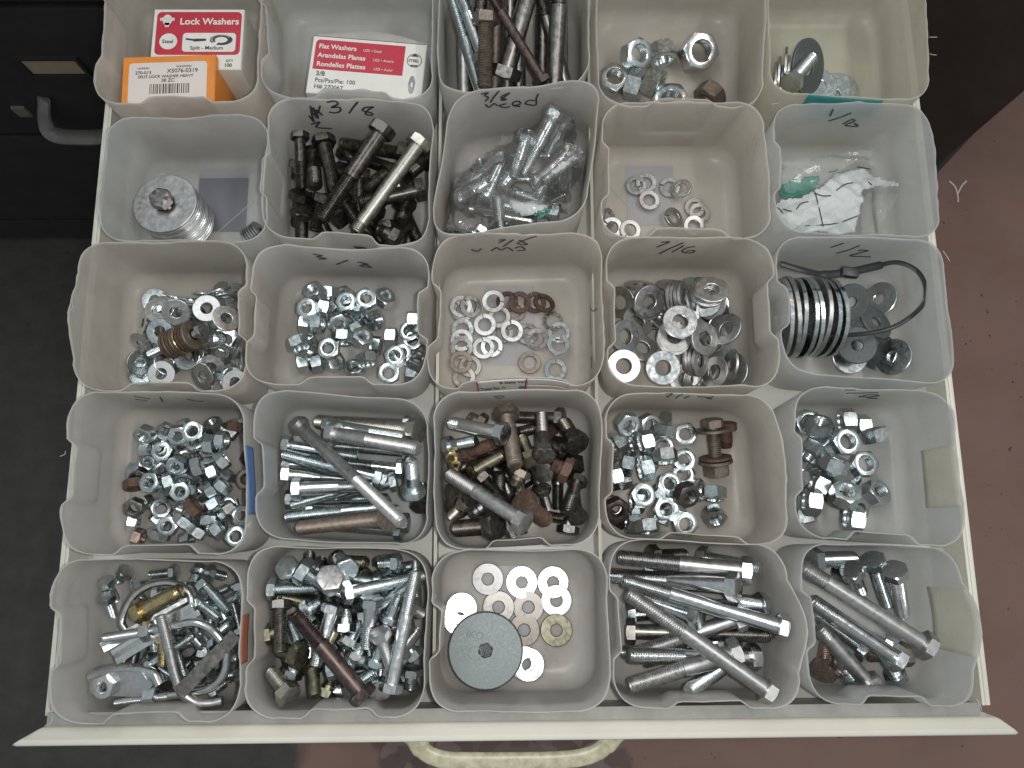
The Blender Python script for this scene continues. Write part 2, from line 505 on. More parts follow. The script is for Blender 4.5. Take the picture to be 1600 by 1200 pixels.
def cabinet_home():
    """the cabinet our drawer slides out of, behind and below it"""
    root = empty('tool_cabinet', Matrix.Translation((0, YC, ZF)))
    tag(root, 'cream steel cabinet hidden behind the pulled out drawer', 'cabinet')
    hw, dp, h = 0.352, 0.5, 0.86
    for s in (-1, 1):
        box('side_panel', (s * (hw - 0.004), dp / 2, h / 2), (0.008, dp, h), 'cream_paint', root)
    box('back_panel', (0, dp - 0.004, h / 2), (2 * hw - 0.017, 0.007, h), 'cream_paint', root)
    box('top_panel', (0, dp / 2, h + 0.005), (2 * hw, dp, 0.009), 'cream_paint', root)
    for k in range(4):
        box('drawer_front', (0, -0.006, 0.08 + 0.15 * k), (2 * hw - 0.02, 0.02, 0.143), 'cream_paint', root, 0.003)
    for s in (-1, 1):
        box('slide_rail', (s * (hw - 0.014), 0.22, 0.648), (0.011, 0.40, 0.016), 'chrome', root)
cabinet_home()

def cabinet_right():
    A = W(1462, 255, ZF)[:2]; B = W(1600, 108, ZF)[:2]
    d = (B - A) / np.linalg.norm(B - A)
    n = np.array((-d[1], d[0]))
    A = A - d * 0.05
    ln, dp, h = 0.75, 0.34, 0.95
    c = A + d * ln / 2 + n * dp / 2
    root = empty('steel_locker', Matrix.Translation((*c, ZF)) @ Matrix.Rotation(math.atan2(d[1], d[0]), 4, 'Z'))
    tag(root, 'dark brown steel locker standing at an angle on the red floor', 'cabinet')
    box('carcass', (0, 0, h / 2 + 0.004), (ln, dp, h), 'brown_paint', root, 0.004)
    box('plinth', (0.0, -dp / 2 - 0.006, 0.02), (ln + 0.01, 0.010, 0.038), 'dark_paint', root, 0.002)
    box('side_trim', (0, -dp / 2 - 0.004, 0.28), (ln - 0.06, 0.006, 0.018), 'brown_paint', root, 0.002)
cabinet_right()

ZT = 0.030          # top of the drawer's side walls
XL = W(131, 610, ZT)[0] - 0.001
XR = W(1479, 605, ZT)[0] + 0.001
YFI = W(800, 1131, 0.066)[1]          # inner edge of the front panel's top
YFO = W(800, 1160, 0.066)[1]
def drawer():
    root = empty('pull_out_tray', Matrix())
    tag(root, 'cream painted steel drawer pulled out and filled with cut jugs', 'drawer')
    yb = 0.90
    cx = (XL + XR) / 2
    box('drawer_floor', (cx, (YFI + yb) / 2, -0.003), (XR - XL, yb - YFI - 0.002, 0.005), 'drawer_paint', root)
    for x in (XL, XR):
        s = box('side_wall', (x, (YFI + yb) / 2, ZT / 2 - 0.004), (0.0022, yb - YFI - 0.002, ZT + 0.006), 'cream_paint', root)
        sg = 1 if x > 0 else -1
        box('rolled_edge', (x + sg * 0.0030, (YFI + yb) / 2, ZT - 0.0035), (0.0036, yb - YFI - 0.002, 0.006), 'cream_paint', s, 0.001)
    box('back_wall', (cx, yb, ZT / 2 - 0.003), (XR - XL - 0.004, 0.002, ZT), 'cream_paint', root)
    # front panel: hollow pressed steel, its top sloping in, with a lower ledge behind
    xl = W(20, 1172, 0.060)[0]; xr = W(1588, 1141, 0.060)[0]
    xl2 = W(58, 1137, 0.064)[0]; xr2 = W(1562, 1107, 0.064)[0]
    d = YFI - YFO
    # the ends of the panel are mitred back, seen from above as a trapezium
    prof = [(YFI, -0.02), (YFI, 0.0605), (YFI - 0.0008, 0.0622), (YFI - 0.003, 0.0632), (YFO + 0.005, 0.0662), (YFO + 0.002, 0.0655), (YFO + 0.0006, 0.0638), (YFO, 0.061), (YFO, -0.03), (YFO + 0.002, -0.032), (YFI - 0.001, -0.032)]
    rings = []
    for k, f in enumerate((0.0, 0.004, 0.996, 1.0)):
        sh = 0.0 if f in (0.004, 0.996) else 0.002
        ring = []
        for (y, z) in prof:
            g = (YFI - y) / d
            a = xl2 + (xl - xl2) * g; b = xr2 + (xr - xr2) * g
            yc = YFO + d / 2
            ring.append((a + (b - a) * f, yc + (y - yc) * (1 - sh * 60), 0.02 + (z - 0.02) * (1 - sh * 8)))
        rings.append(np.array(ring))
    fp = link('front_panel', rings_mesh('front_panel', rings, 'cream_paint', 40, True, True), None, root)
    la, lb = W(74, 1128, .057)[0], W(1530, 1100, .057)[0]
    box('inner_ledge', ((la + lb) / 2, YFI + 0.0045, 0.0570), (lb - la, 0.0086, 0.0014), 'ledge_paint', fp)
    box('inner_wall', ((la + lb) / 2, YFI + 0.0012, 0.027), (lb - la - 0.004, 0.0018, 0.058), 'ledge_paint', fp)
    # bow handle
    zh = 0.030
    P = [(640, 1128), (648, 1152), (664, 1175), (694, 1187), (740, 1189), (800, 1189), (860, 1188), (906, 1184), (938, 1172), (958, 1150), (966, 1124)]
    pts = [W(x, y, zh) for x, y in P]
    pts[0][1] = YFO - 0.0015; pts[-1][1] = YFO - 0.0015
    path = smooth_path(pts, 8)
    rr = [0.0062 if 14 < i < len(path) - 14 else 0.0074 for i in range(len(path))]
    h = link('pull_handle', tube_mesh('pull_handle', path, rr, 'handle_paint', 14, 0.42), None, root)
    for p in (pts[0], pts[-1]):
        box('handle_foot', (p[0], YFO - 0.0013, zh), (0.024, 0.002, 0.016), 'handle_paint', h, 0.0006)
    return root
DRAWER = drawer()

# ------------------------------------------------------------------ bins: cut-down jugs
TAPER = 0.0014
TH = 0.0008
def inset_quad(Q, d):
    """Q: 4x2 counter-clockwise, every side moved inwards by d"""
    out = []
    n = 4
    for i in range(n):
        p0, p1, p2 = Q[i - 1], Q[i], Q[(i + 1) % n]
        a = (p1 - p0) / np.linalg.norm(p1 - p0); b = (p2 - p1) / np.linalg.norm(p2 - p1)
        na = np.array((-a[1], a[0])); nb = np.array((-b[1], b[0]))
        A = np.array((na, nb))
        out.append(np.linalg.solve(A, np.array((na @ p1 + d, nb @ p1 + d))))
    return np.array(out)
def sstep(a, b, x):
    t = min(1.0, max(0.0, (x - a) / (b - a)))
    return t * t * (3 - 2 * t)

class Bin:
    NS, NC = 26, 9
    RF = 0.014
    def __init__(s, key, quad, insets='', bulge=(0, 0, 0, 0), mat='plastic_grey', radius=0.024, rim=0.080, panel=0.0060, radii=None, ragged=0.0006):
        s.key, s.rim, s.mat, s.panel, s.ragged = key, rim, mat, panel, ragged
        tl, tr, br, bl = quad
        tl, tr, br, bl = (tl[0], tl[1] - 2), (tr[0], tr[1] - 2), (br[0], br[1] + 4), (bl[0], bl[1] + 4)
        s.Qr = inset_quad(np.array([W(*p, rim)[:2] for p in (bl, br, tr, tl)]), 0.0003)   # front-left, front-right, back-right, back-left
        s.Qf = inset_quad(s.Qr, TAPER)
        s.c = s.Qf.mean(0)
        s.ins = insets; s.bulge = bulge
        s.rad = radii or (radius,) * 4                       # per corner fl, fr, br, bl
        s.rs = random.Random(key)
        s.ph = [s.rs.uniform(0, 6.28) for _ in range(6)]
        s.pan = {c: (s.rs.uniform(0.13, 0.2), s.rs.uniform(0.72, 0.84), s.rs.uniform(0.8, 1.15)) for c in 'FRBL'}
        s.build()
    def quad_at(s, z, extra=0.0):
        v = z / s.rim
        Q = s.Qf + (s.Qr - s.Qf) * v
        e = extra
        if z < s.RF:
            e += s.RF - math.sqrt(max(0, s.RF ** 2 - (s.RF - z) ** 2))
        return inset_quad(Q, e) if e > 1e-7 else Q
    def side_off(s, k, u, v):
        """outward offset of side k at fraction u along it"""
        c = 'FRBL'[k]
        sn = max(0.0, math.sin(math.pi * u))
        o = s.bulge[k] * (sn if s.bulge[k] > -0.005 else sn ** 0.4) * sstep(0.05, 1.0, v)
        if c in s.ins:
            a, b, g = s.pan[c]
            f = sstep(a, a + 0.11, u) * (1 - sstep(b, b + 0.11, u))
            o -= s.panel * g * f * sstep(0.40, 0.58, v)
        o += 0.0007 * math.sin(u * 5 + s.ph[k]) * v
        return o
    def section(s, z, extra=0.0):
        Q = s.quad_at(z, extra)
        v = z / s.rim
        shrink = max(0.3, 1 - extra / 0.06)
        pts = []
        for k in range(4):
            p0, p1 = Q[k], Q[(k + 1) % 4]
            d = p1 - p0; ln = np.linalg.norm(d); d = d / ln
            n = np.array((d[1], -d[0]))
            ra, rb = s.rad[k] * shrink, s.rad[(k + 1) % 4] * shrink
            a, b = p0 + d * min(ra, ln * 0.45), p1 - d * min(rb, ln * 0.45)
            for i in range(s.NS):
                u = i / (s.NS - 1)
                pts.append(a + (b - a) * u + n * s.side_off(k, u, v))
            # corner to the next side
            p2 = Q[(k + 2) % 4]
            d2 = (p2 - p1) / np.linalg.norm(p2 - p1)
            b2 = p1 + d2 * min(rb, np.linalg.norm(p2 - p1) * 0.45)
            for i in range(1, s.NC):
                t = i / s.NC
                w0, w1, w2 = (1 - t) ** 2, 2 * t * (1 - t) * 0.95, t * t
                pts.append((w0 * b + w1 * p1 + w2 * b2) / (w0 + w1 + w2))
        return np.array(pts)
    def surf(s, k, u, v, off=0.0):
        """point on the wall's inner face, off metres into the bin"""
        z = v * s.rim
        Q = s.quad_at(z)
        p0, p1 = Q[k], Q[(k + 1) % 4]
        d = p1 - p0; ln = np.linalg.norm(d); d = d / ln
        n = np.array((d[1], -d[0]))
        a, b = p0 + d * s.rad[k], p1 - d * s.rad[(k + 1) % 4]
        q = a + (b - a) * u + n * (s.side_off(k, min(1, max(0, u)), v) - TH - off)
        return np.array((q[0], q[1], z + 0.0006))
    def build(s):
        rings = []
        nn = 4 * (s.NS + s.NC - 1)
        zs = [0.0, 0.0007, 0.002, 0.0045, 0.0085, 0.014] + [s.rim * f for f in (0.2, 0.3, 0.38, 0.44, 0.5, 0.56, 0.62, 0.7, 0.8, 0.9, 0.97, 1.0)]
        for e in (0.05, 0.35, 0.7, 1.0):
            q = s.section(0.0, 0.006)
            q = q.mean(0) + (q - q.mean(0)) * e
            rings.append(np.column_stack((q, np.zeros(nn))))
        ang = np.arange(nn) * 2 * math.pi / nn
        wob = 0.0011 * np.sin(2 * ang + s.ph[0]) + 0.0008 * np.sin(5 * ang + s.ph[1]) + 0.0005 * np.sin(11 * ang + s.ph[2])
        fr = np.array([s.rs.gauss(0, s.ragged) for _ in range(nn)])
        fr = np.convolve(np.concatenate((fr, fr[:2])), (0.4, 0.6, 0.3), 'same')[:nn]
        for z in zs:
            q = s.section(z)
            v = z / s.rim
            zz = np.full(nn, z)
            if v > 0.6:
                zz = zz + wob * sstep(0.6, 1.0, v)
            if v == 1.0:
                zz = zz + fr
                mid = q.mean(0)
                dv = q - mid
                q = mid + dv * (1 + np.convolve([s.rs.gauss(0, 0.0035 if s.ragged > 0.0005 else 0.0015) for _ in range(nn)], (0.3, 0.5, 0.3), 'same'))[:, None]
            rings.append(np.column_stack((q, zz)))
        V = np.concatenate(rings)
        V[:, 2] += 0.0004
        F = []
        for i in range(len(rings) - 1):
            a, b = i * nn, (i + 1) * nn
            for j in range(nn):
                k = (j + 1) % nn
                F.append((a + j, a + k, b + k, b + j))
        F.append(tuple(range(nn - 1, -1, -1)))
        V[:, 0] -= s.c[0]; V[:, 1] -= s.c[1]
        me = pymesh('plastic_bin', V, F, s.mat, 50)
        s.root = empty('plastic_bin', Matrix.Translation((*s.c, 0)))
        s.body = link('body', me, None, s.root)
        # from_pydata winding: outside faces point outwards; thickness grows inwards
        sm = s.body.modifiers.new('wall_thickness', 'SOLIDIFY')
        sm.thickness = TH; sm.offset = -1.0
        s.pile_init()
    def part(s, name, me, parent=None):
        """me given in world coordinates"""
        me.transform(Matrix.Translation((-s.c[0], -s.c[1], 0)))
        return link(name, me, None, parent or s.root)
    def patch(s, name, k, u0, u1, v0, v1, mat, off=0.0005, label=None, parent=None, wob=0.0):
        nu, nv = 14, 8
        G = []
        for j in range(nv):
            for i in range(nu):
                u = u0 + (u1 - u0) * i / (nu - 1); v = v0 + (v1 - v0) * j / (nv - 1)
                if wob:
                    v += wob * math.sin(u * 17 + j) * (1 if j in (0, nv - 1) else 0)
                G.append(s.surf(k, u, v, off))
        F = [(j * nu + i, j * nu + i + 1, (j + 1) * nu + i + 1, (j + 1) * nu + i) for j in range(nv - 1) for i in range(nu - 1)]
        o = s.part(name, pymesh(name, G, F, mat, 40), parent)
        md = o.modifiers.new('film', 'SOLIDIFY'); md.thickness = 0.0003; md.offset = 0
        if label:
            o['label'] = label
        return o
    def uv_of(s, k, px, py):
        if not hasattr(s, '_g'): s._g = {}
        if k not in s._g:
            us = np.linspace(-0.15, 1.15, 66); vs = np.linspace(0.2, 1.0, 60)
            P = np.array([s.surf(k, u, v, 0.0004) for v in vs for u in us])
            s._g[k] = (us, vs, projN(P))
        us, vs, G = s._g[k]
        i = int(np.argmin(((G - (px, py)) ** 2).sum(1)))
        return us[i % 66], vs[i // 66]
    def write(s, strokes, k=2, r=0.00085, mat='marker', name='handwriting'):
        """strokes: pixel polylines traced on the wall k"""
        Vs, Fs = [], []
        for st in strokes:
            uv = [s.uv_of(k, x, y) for x, y in st]
            P = smooth_path([s.surf(k, u, v, 0.0003) for u, v in uv], 4) if len(uv) > 2 else [s.surf(k, uv[0][0] + (uv[1][0] - uv[0][0]) * t, uv[0][1] + (uv[1][1] - uv[0][1]) * t, 0.0003) for t in np.linspace(0, 1, 5)]
            m = tube_mesh('t', P, r, None, 6, 0.4, up=tuple(s.surf(k, .5, .8, 0.01) - s.surf(k, .5, .8, 0)))
            b = len(Vs)
            Vs += [tuple(v.co) for v in m.vertices]
            Fs += [tuple(b + i for i in p.vertices) for p in m.polygons]
            bpy.data.meshes.remove(m)
        return s.part(name, pymesh(name, Vs, Fs, mat, 50))
    # ---- height field of what already lies in the bin
    def pile_init(s):
        lo = s.Qr.min(0) - 0.003; hi = s.Qr.max(0) + 0.003
        s.g0 = lo; s.gs = 0.0010
        nx, ny = (np.ceil((hi - lo) / s.gs)).astype(int) + 1
        X, Y = np.meshgrid(lo[0] + np.arange(nx) * s.gs, lo[1] + np.arange(ny) * s.gs, indexing='ij')
        ds = []
        for k in range(4):
            p0, p1 = s.Qr[k], s.Qr[(k + 1) % 4]
            d = (p1 - p0) / np.linalg.norm(p1 - p0)
            ds.append((X - p0[0]) * -d[1] + (Y - p0[1]) * d[0])
        D = np.minimum.reduce(ds)
        for k in range(4):
            a, b = ds[k - 1], ds[k]
            Rr = s.rad[k]
            m = (a < Rr) & (b < Rr)
            sd = Rr - np.sqrt((Rr - np.clip(a, None, Rr)) ** 2 + (Rr - np.clip(b, None, Rr)) ** 2)
            D = np.where(m, np.minimum(D, sd), D)
        D = D - TH - 0.0006
        zw = s.rim * (1 - D / TAPER)
        rf = s.RF
        e = np.clip(D - TAPER, 0, rf)                       # inside the fillet
        zf = rf - np.sqrt(np.clip(rf ** 2 - (rf - e) ** 2, 0, None))
        H = np.where(D >= TAPER + rf, 0.0, np.where(D >= TAPER, zf, np.maximum(zw, rf)))
        H = np.where(D < 0.001, 1.0, H)
        s.H = H + 0.0004 + TH + 0.0001
        s.inside = D
    def cells(s, P):
        ij = np.rint((P[:, :2] - s.g0) / s.gs).astype(int)
        ok = (ij[:, 0] >= 0) & (ij[:, 1] >= 0) & (ij[:, 0] < s.H.shape[0]) & (ij[:, 1] < s.H.shape[1])
        ij = np.clip(ij, 0, np.array(s.H.shape) - 1)
        return ij, ok
    def rest(s, P):
        """how far P (world xy, local z) must be lifted to rest on what is there"""
        ij, ok = s.cells(P)
        h = np.where(ok, s.H[ij[:, 0], ij[:, 1]], 1.0)
        return float((h - P[:, 2]).max())
    def add(s, P):
        ij, ok = s.cells(P)
        ij = ij[ok]
        np.maximum.at(s.H, (ij[:, 0], ij[:, 1]), P[ok][:, 2] - s.soft)
    soft = 0.0022
    def push(s, P, dz):
        """if the highest contact of P is a wall, the step that leads away from it, else None"""
        ij, ok = s.cells(P)
        h = np.where(ok, s.H[ij[:, 0], ij[:, 1]], 1.0) - P[:, 2]
        k = int(np.argmax(h))
        i, j = ij[k]
        i = min(max(i, 2), s.H.shape[0] - 3); j = min(max(j, 2), s.H.shape[1] - 3)
        if s.inside[i, j] > TAPER + 0.002 and ok[k]:
            return None
        g = np.array((s.inside[i + 2, j] - s.inside[i - 2, j], s.inside[i, j + 2] - s.inside[i, j - 2]))
        n = np.linalg.norm(g)
        return g / n * 0.0016 if n > 1e-9 else (s.c - P[k, :2]) / np.linalg.norm(s.c - P[k, :2]) * .0016

Q = lambda *a: tuple((a[i], a[i + 1]) for i in range(0, 8, 2))
B = {}
def mk(key, quad, label, **kw):
    b = Bin(key, quad, **kw)
    tag(b.root, label, 'plastic bin', 'cut jug bins standing in the drawer')
    B[key] = b
mk('a1', Q(160,-70, 410,-70, 405,155, 143,160), 'cut jug bin holding a red and white carton and an orange carton', insets='FL', mat='plastic_warm')
mk('a2', Q(400,-70, 675,-70, 678,150, 408,150), 'cut jug bin holding only the flat washers carton', insets='FL', mat='plastic_blue', ragged=0.0012)
mk('a3', Q(684,-70, 918,-70, 925,132, 684,142), 'cut jug bin crammed with long thick bolts lying lengthwise', radii=(0.02, 0.032, 0.027, 0.027))
mk('a4', Q(930,-70, 1197,-70, 1194,163, 934,162), 'cut jug bin holding a handful of very large hex nuts', insets='F', mat='plastic_warm')
mk('a5', Q(1200,-70, 1442,-70, 1455,156, 1200,140), 'cut jug bin with pink patch holding big washers and one bolt', mat='plastic_yellow')
mk('b1', Q(165,184, 423,182, 418,374, 152,374), 'nearly empty cut jug bin with one tall stack of washers', insets='R', mat='plastic_blue')
mk('b2', Q(420,150, 680,162, 668,384, 406,366), 'cut jug bin marked new 3/8 holding black bolts', insets='F')
mk('b3', Q(704,148, 942,124, 915,338, 670,370), 'cut jug bin marked 3/8 used holding a clear bag of bolts', rim=0.084, ragged=0.0003)
mk('b4', Q(940,160, 1192,162, 1209,368, 936,368), 'unmarked cut jug bin with a few grey lock washers on its bare floor', insets='FL', mat='plastic_warm')
mk('b5', Q(1205,162, 1455,165, 1474,371, 1212,358), 'cut jug bin marked 1/2 behind a teal stripe holding crumpled paper', insets='L', mat='plastic_blue', ragged=0.0009)
mk('c1', Q(120,379, 390,379, 385,608, 112,608), 'unmarked cut jug bin of small washers with one rusty bolt stack', insets='FR', bulge=(0, 0, 0, 0.004), mat='plastic_warm')
mk('c2', Q(395,382, 674,388, 664,600, 378,597), 'cut jug bin marked 3/8 holding loose zinc hex nuts', insets='FRL', bulge=(0, 0, -0.003, 0))
mk('c3', Q(678,370, 942,363, 944,600, 664,606), 'cut jug bin marked 3/8 used with a nutrition label and rusty lock washers', insets='L', mat='plastic_warm', ragged=0.0014, bulge=(-0.0080, 0, 0, 0))
mk('c4', Q(945,373, 1206,371, 1222,603, 948,600), 'cut jug bin marked 7/16 heaped with thick flat washers', insets='LR', bulge=(0, 0.002, 0, 0), mat='plastic_warm')
mk('c5', Q(1209,369, 1472,377, 1496,600, 1225,578), 'cut jug bin marked 1/2 holding huge washers and a black cable tie', insets='L', mat='plastic_blue', ragged=0.0003)
mk('d1', Q(108,612, 382,616, 388,864, 90,864), 'cut jug bin with a blue stripe holding small hex nuts', insets='FL', bulge=(0, 0, 0, 0.001))
mk('d2', Q(396,610, 670,626, 670,850, 397,838), 'cut jug bin full of long shiny zinc bolts lying crosswise', mat='plastic_blue', insets='L', ragged=0.0003)
mk('d3', Q(675,614, 942,609, 938,848, 680,858), 'cut jug bin of mixed dark and rusty bolts', insets='F')
mk('d4', Q(944,615, 1212,617, 1236,850, 944,838), 'cut jug bin marked 7/16 holding nuts and a rusty washered bolt', insets='FL', bulge=(0, 0.002, 0, 0), mat='plastic_warm')
mk('d5', Q(1238,604, 1490,613, 1510,854, 1244,836), 'cut jug bin marked 1/2 holding large shiny nuts', insets='LF', mat='plastic_blue')
mk('e1', Q(82,874, 380,877, 374,1126, 74,1128), 'cut jug bin of U-bolts, brackets and small zinc bolts', insets='FL', bulge=(0, 0, 0, 0.001))
mk('e2', Q(388,852, 670,861, 664,1118, 379,1122), 'cut jug bin crammed with short mixed zinc and olive bolts', insets='FL')
mk('e3', Q(674,862, 950,858, 954,1108, 669,1112), 'cut jug bin with a large dark disc and loose washers', insets='L', ragged=0.0009)
mk('e4', Q(950,842, 1226,852, 1256,1106, 958,1104), 'cut jug bin of thick zinc bolts beside the disc bin', insets='FL', bulge=(0, 0.009, 0, 0), ragged=0.0003)
mk('e5', Q(1245,848, 1500,857, 1527,1102, 1265,1098), 'cut jug bin of half inch bolts at the drawer corner', insets='FL', bulge=(0, 0.010, 0, 0), mat='plastic_blue', ragged=0.0003)

# thin upright dividers of the drawer between the columns of bins
def dividers():
    for c in '23':
        pts = []
        for r in 'abcde':
            lb, rb = B[r + c], B[r + str(int(c) + 1)]
            ql, qr = lb.quad_at(0.03), rb.quad_at(0.03)
            for t in (0.25, 0.75):
                pl = ql[1] + (ql[2] - ql[1]) * t; pr = qr[0] + (qr[3] - qr[0]) * t
                pts.append(((pl[0] + pr[0]) / 2, (pl[1] + pr[1]) / 2, pr[0] - pl[0]))
        P = np.array(pts)
        k = np.polyfit(P[:, 1], P[:, 0], 1)
        res = np.abs(P[:, 0] - np.polyval(k, P[:, 1])) - P[:, 2] / 2
        print('divider', c, 'worst clearance mm', round(-res.max() * 1000, 1))
        y0, y1 = YFI + 0.012, 0.50
        ang = math.atan(-k[0])
        h = 0.034 if c in '23' else 0.012
        rot = Matrix.Rotation(ang, 3, 'Z')
        x = np.polyval(k, (y0 + y1) / 2)
        dv = box('divider', (x, (y0 + y1) / 2, h / 2), (0.0012, (y1 - y0) / math.cos(ang), h), 'cream_paint', DRAWER, rot=rot)
        box('folded_edge', (x + 0.0012, (y0 + y1) / 2, h - 0.002), (0.0010, (y1 - y0) / math.cos(ang), 0.004), 'cream_paint', dv, rot=rot)
dividers()

# ---- marks, stripes, panels and seams of the bins
B['b2'].write([[(484,166),(487,178),(490,168),(494,180),(500,166)], [(482,182),(490,190),(488,176),(497,186),(494,172),(503,180)], [(486,194),(500,190),(494,199),(519,201)],
               [(512,160),(522,158),(528,163),(518,168),(530,168),(533,173),(524,176),(514,175)], [(560,159),(553,168),(546,177)], [(583,168),(572,168),(567,173),(579,177),(582,180),(570,179),(574,172),(583,168)]], r=0.0009)
B['b3'].write([[(752,147),(762,145),(757,150),(764,153),(757,158)], [(779,143),(772,152),(765,160)], [(797,145),(788,148),(784,153),(791,156),(783,157),(792,149),(797,145)],
               [(757,163),(763,168),(772,162),(778,166)], [(790,162),(781,165),(788,168),(796,167)], [(801,165),(812,163),(810,158),(802,160),(801,165),(812,167)], [(842,147),(838,155),(836,164),(822,163),(826,157),(836,158)]])
B['b5'].write([[(1302,172),(1296,181)], [(1331,177),(1313,183),(1295,190)], [(1316,193),(1330,187),(1335,190),(1320,196),(1340,197),(1336,193)]])
B['c2'].write([[(490,397),(503,400),(495,402),(511,404),(498,405)], [(545,406),(535,410),(525,414)], [(560,409),(575,413),(562,416),(580,418),(568,412)]], r=0.0009)
B['c3'].write([[(778,376),(790,375),(780,380)], [(803,375),(796,379),(786,386)], [(837,369),(822,375),(808,381),(824,382),(812,376)], [(738,390),(745,393),(752,389)], [(768,392),(778,387),(784,391),(792,387),(800,392)], [(804,388),(815,386),(820,391),(808,392)]], r=0.0008)
B['c4'].write([[(1034,379),(1045,378),(1027,387)], [(1067,379),(1048,389),(1030,397)], [(1069,384),(1059,389),(1051,395)], [(1085,385),(1073,388),(1066,393),(1080,396),(1085,391),(1072,392)]])
B['c5'].write([[(1318,380),(1299,387)], [(1343,384),(1325,391),(1307,395)], [(1340,391),(1356,391),(1328,399),(1345,401),(1360,401)]])
B['d4'].write([[(1040,615),(1050,615),(1042,621)], [(1067,617),(1059,620),(1057,623)], [(1078,619),(1070,623)], [(1090,620),(1102,621),(1112,624)], [(1114,619),(1106,623)]], r=0.0008)
B['d5'].write([[(1336,607),(1320,609)], [(1372,613),(1345,615),(1322,615)], [(1343,620),(1360,617),(1373,618),(1355,621),(1370,623),(1345,620)]])
B['d1'].write([[(210,620),(222,622),(236,623)], [(212,624),(230,626)], [(292,624),(304,627),(318,627)], [(250,620),(255,628)]], r=0.0006)
B['c3'].write([[(917, 463), (912, 480), (910, 500), (907, 540)], [(918, 480), (926, 486), (932, 482)], [(912, 556), (910, 566), (912, 576)], [(921, 560), (919, 574)]], k=1, r=0.0005, name='dark_scratch')
B['d3'].write([[(772,620),(780,619),(788,620)], [(776,622),(786,622)]])
B['a5'].patch('teal_stripe', 0, 0.10, 0.84, 0.66, 0.985, 'teal_ink', off=-0.0014, label='teal ink band on the outer front wall')
B['a5'].patch('pink_patch', 2, 0.36, 0.66, 0.70, 0.92, 'pink_ink', label='pink label remnant on the back wall')
B['d1'].patch('blue_stripe', 1, 0.06, 0.80, 0.76, 0.985, 'blue_ink', off=-0.0014, label='blue ink stripe along the outer side wall')
B['e1'].patch('red_stripe', 1, 0.22, 0.78, 0.80, 0.97, 'red_ink', off=-0.0014, label='rust red stripe on the outer side wall')
B['d5'].patch('label_panel', 1, 0.08, 0.78, 0.42, 0.985, 'label_yellow', label='pale yellow rectangle on the side wall')
B['e5'].patch('label_panel', 1, 0.14, 0.92, 0.40, 0.985, 'label_yellow', label='pale yellow rectangle on the side wall')

def floor_patch(b, px0, py0, px1, py1, name='base_panel', mat='base_blue'):
    z0 = 0.0004 + TH
    p = [W(x, y, z0)[:2] for x, y in ((px0, py1), (px1, py1), (px1, py0), (px0, py0))]
    c = np.mean(p, 0)
    sx = (p[1][0] - p[0][0]); sy = (p[3][1] - p[0][1])
    bm = bmesh.new()
    box_bm(bm, (c[0], c[1], z0 + 0.00012), (sx, sy, 0.0003))
    me = bpy.data.meshes.new(name); bm.to_mesh(me); bm.free()
    me.materials.append(MATS[mat])
    b.part(name, me)
def seam(b, p, q):
    z0 = 0.0004 + TH + 0.0003
    b.part('mould_seam', tube_mesh('mould_seam', [W(p[0] + (q[0] - p[0]) * t, p[1] + (q[1] - p[1]) * t, z0) for t in np.linspace(0, 1, 6)], 0.0006, 'plastic_grey', 6, 0.6))
floor_patch(B['b1'], 309, 262, 387, 362)
floor_patch(B['b4'], 979, 260, 1054, 352, mat='base_pale')
floor_patch(B['c3'], 757, 447, 836, 570, mat='base_pale')
floor_patch(B['e3'], 758, 884, 830, 1046, mat='base_pale')
seam(B['b1'], (332, 370), (396, 314)); seam(B['b4'], (952, 292), (1010, 350)); seam(B['c2'], (555, 565), (640, 478)); seam(B['e3'], (842, 1000), (872, 1035)); seam(B['c3'], (790, 568), (808, 545))

# printed food label on the front of the rusty lock washer bin
def nutrition_label():
    b = B['c3']
    lab = b.patch('nutrition_label', 0, 0.17, 0.60, 0.50, 0.985, 'card_white', off=-0.0016, label='white printed nutrition label')
    b.patch('label_edge', 0, 0.615, 0.985, 0.50, 0.76, 'print_pink', off=-0.0016, parent=lab)
    b.patch('label_edge', 0, 0.615, 0.985, 0.77, 0.985, 'card_white', off=-0.0016, parent=lab)
    b.patch('label_edge', 0, 0.60, 0.615, 0.50, 0.985, 'print_magenta', off=-0.0017, parent=lab)
    b.patch('label_edge', 0, 0.155, 0.168, 0.50, 0.985, 'print_magenta', off=-0.0017, parent=lab)
    def line(s, u, v, size):
        p = b.surf(0, u, v, -0.0021); px = b.surf(0, u + 0.05, v, -0.0021); py = b.surf(0, u, v + 0.05, -0.0021)
        x = Vector(px - p).normalized(); y = Vector(py - p).normalized(); z = x.cross(y).normalized(); y = z.cross(x)
        me = text_mesh(s, size, 0.012)
        me.materials.append(MATS['print_black'])
        me.transform(Matrix.Translation(p) @ Matrix((x, y, z)).transposed().to_4x4() @ Matrix.Diagonal((1, 2.2, 1, 1)))
        b.part('lettering', me, lab)
    line('% Daily Value*', 0.36, 0.84, 0.0042)
    line('Total Fat 7g', 0.185, 0.66, 0.0040)
    line('8%', 0.545, 0.66, 0.0040)
nutrition_label()

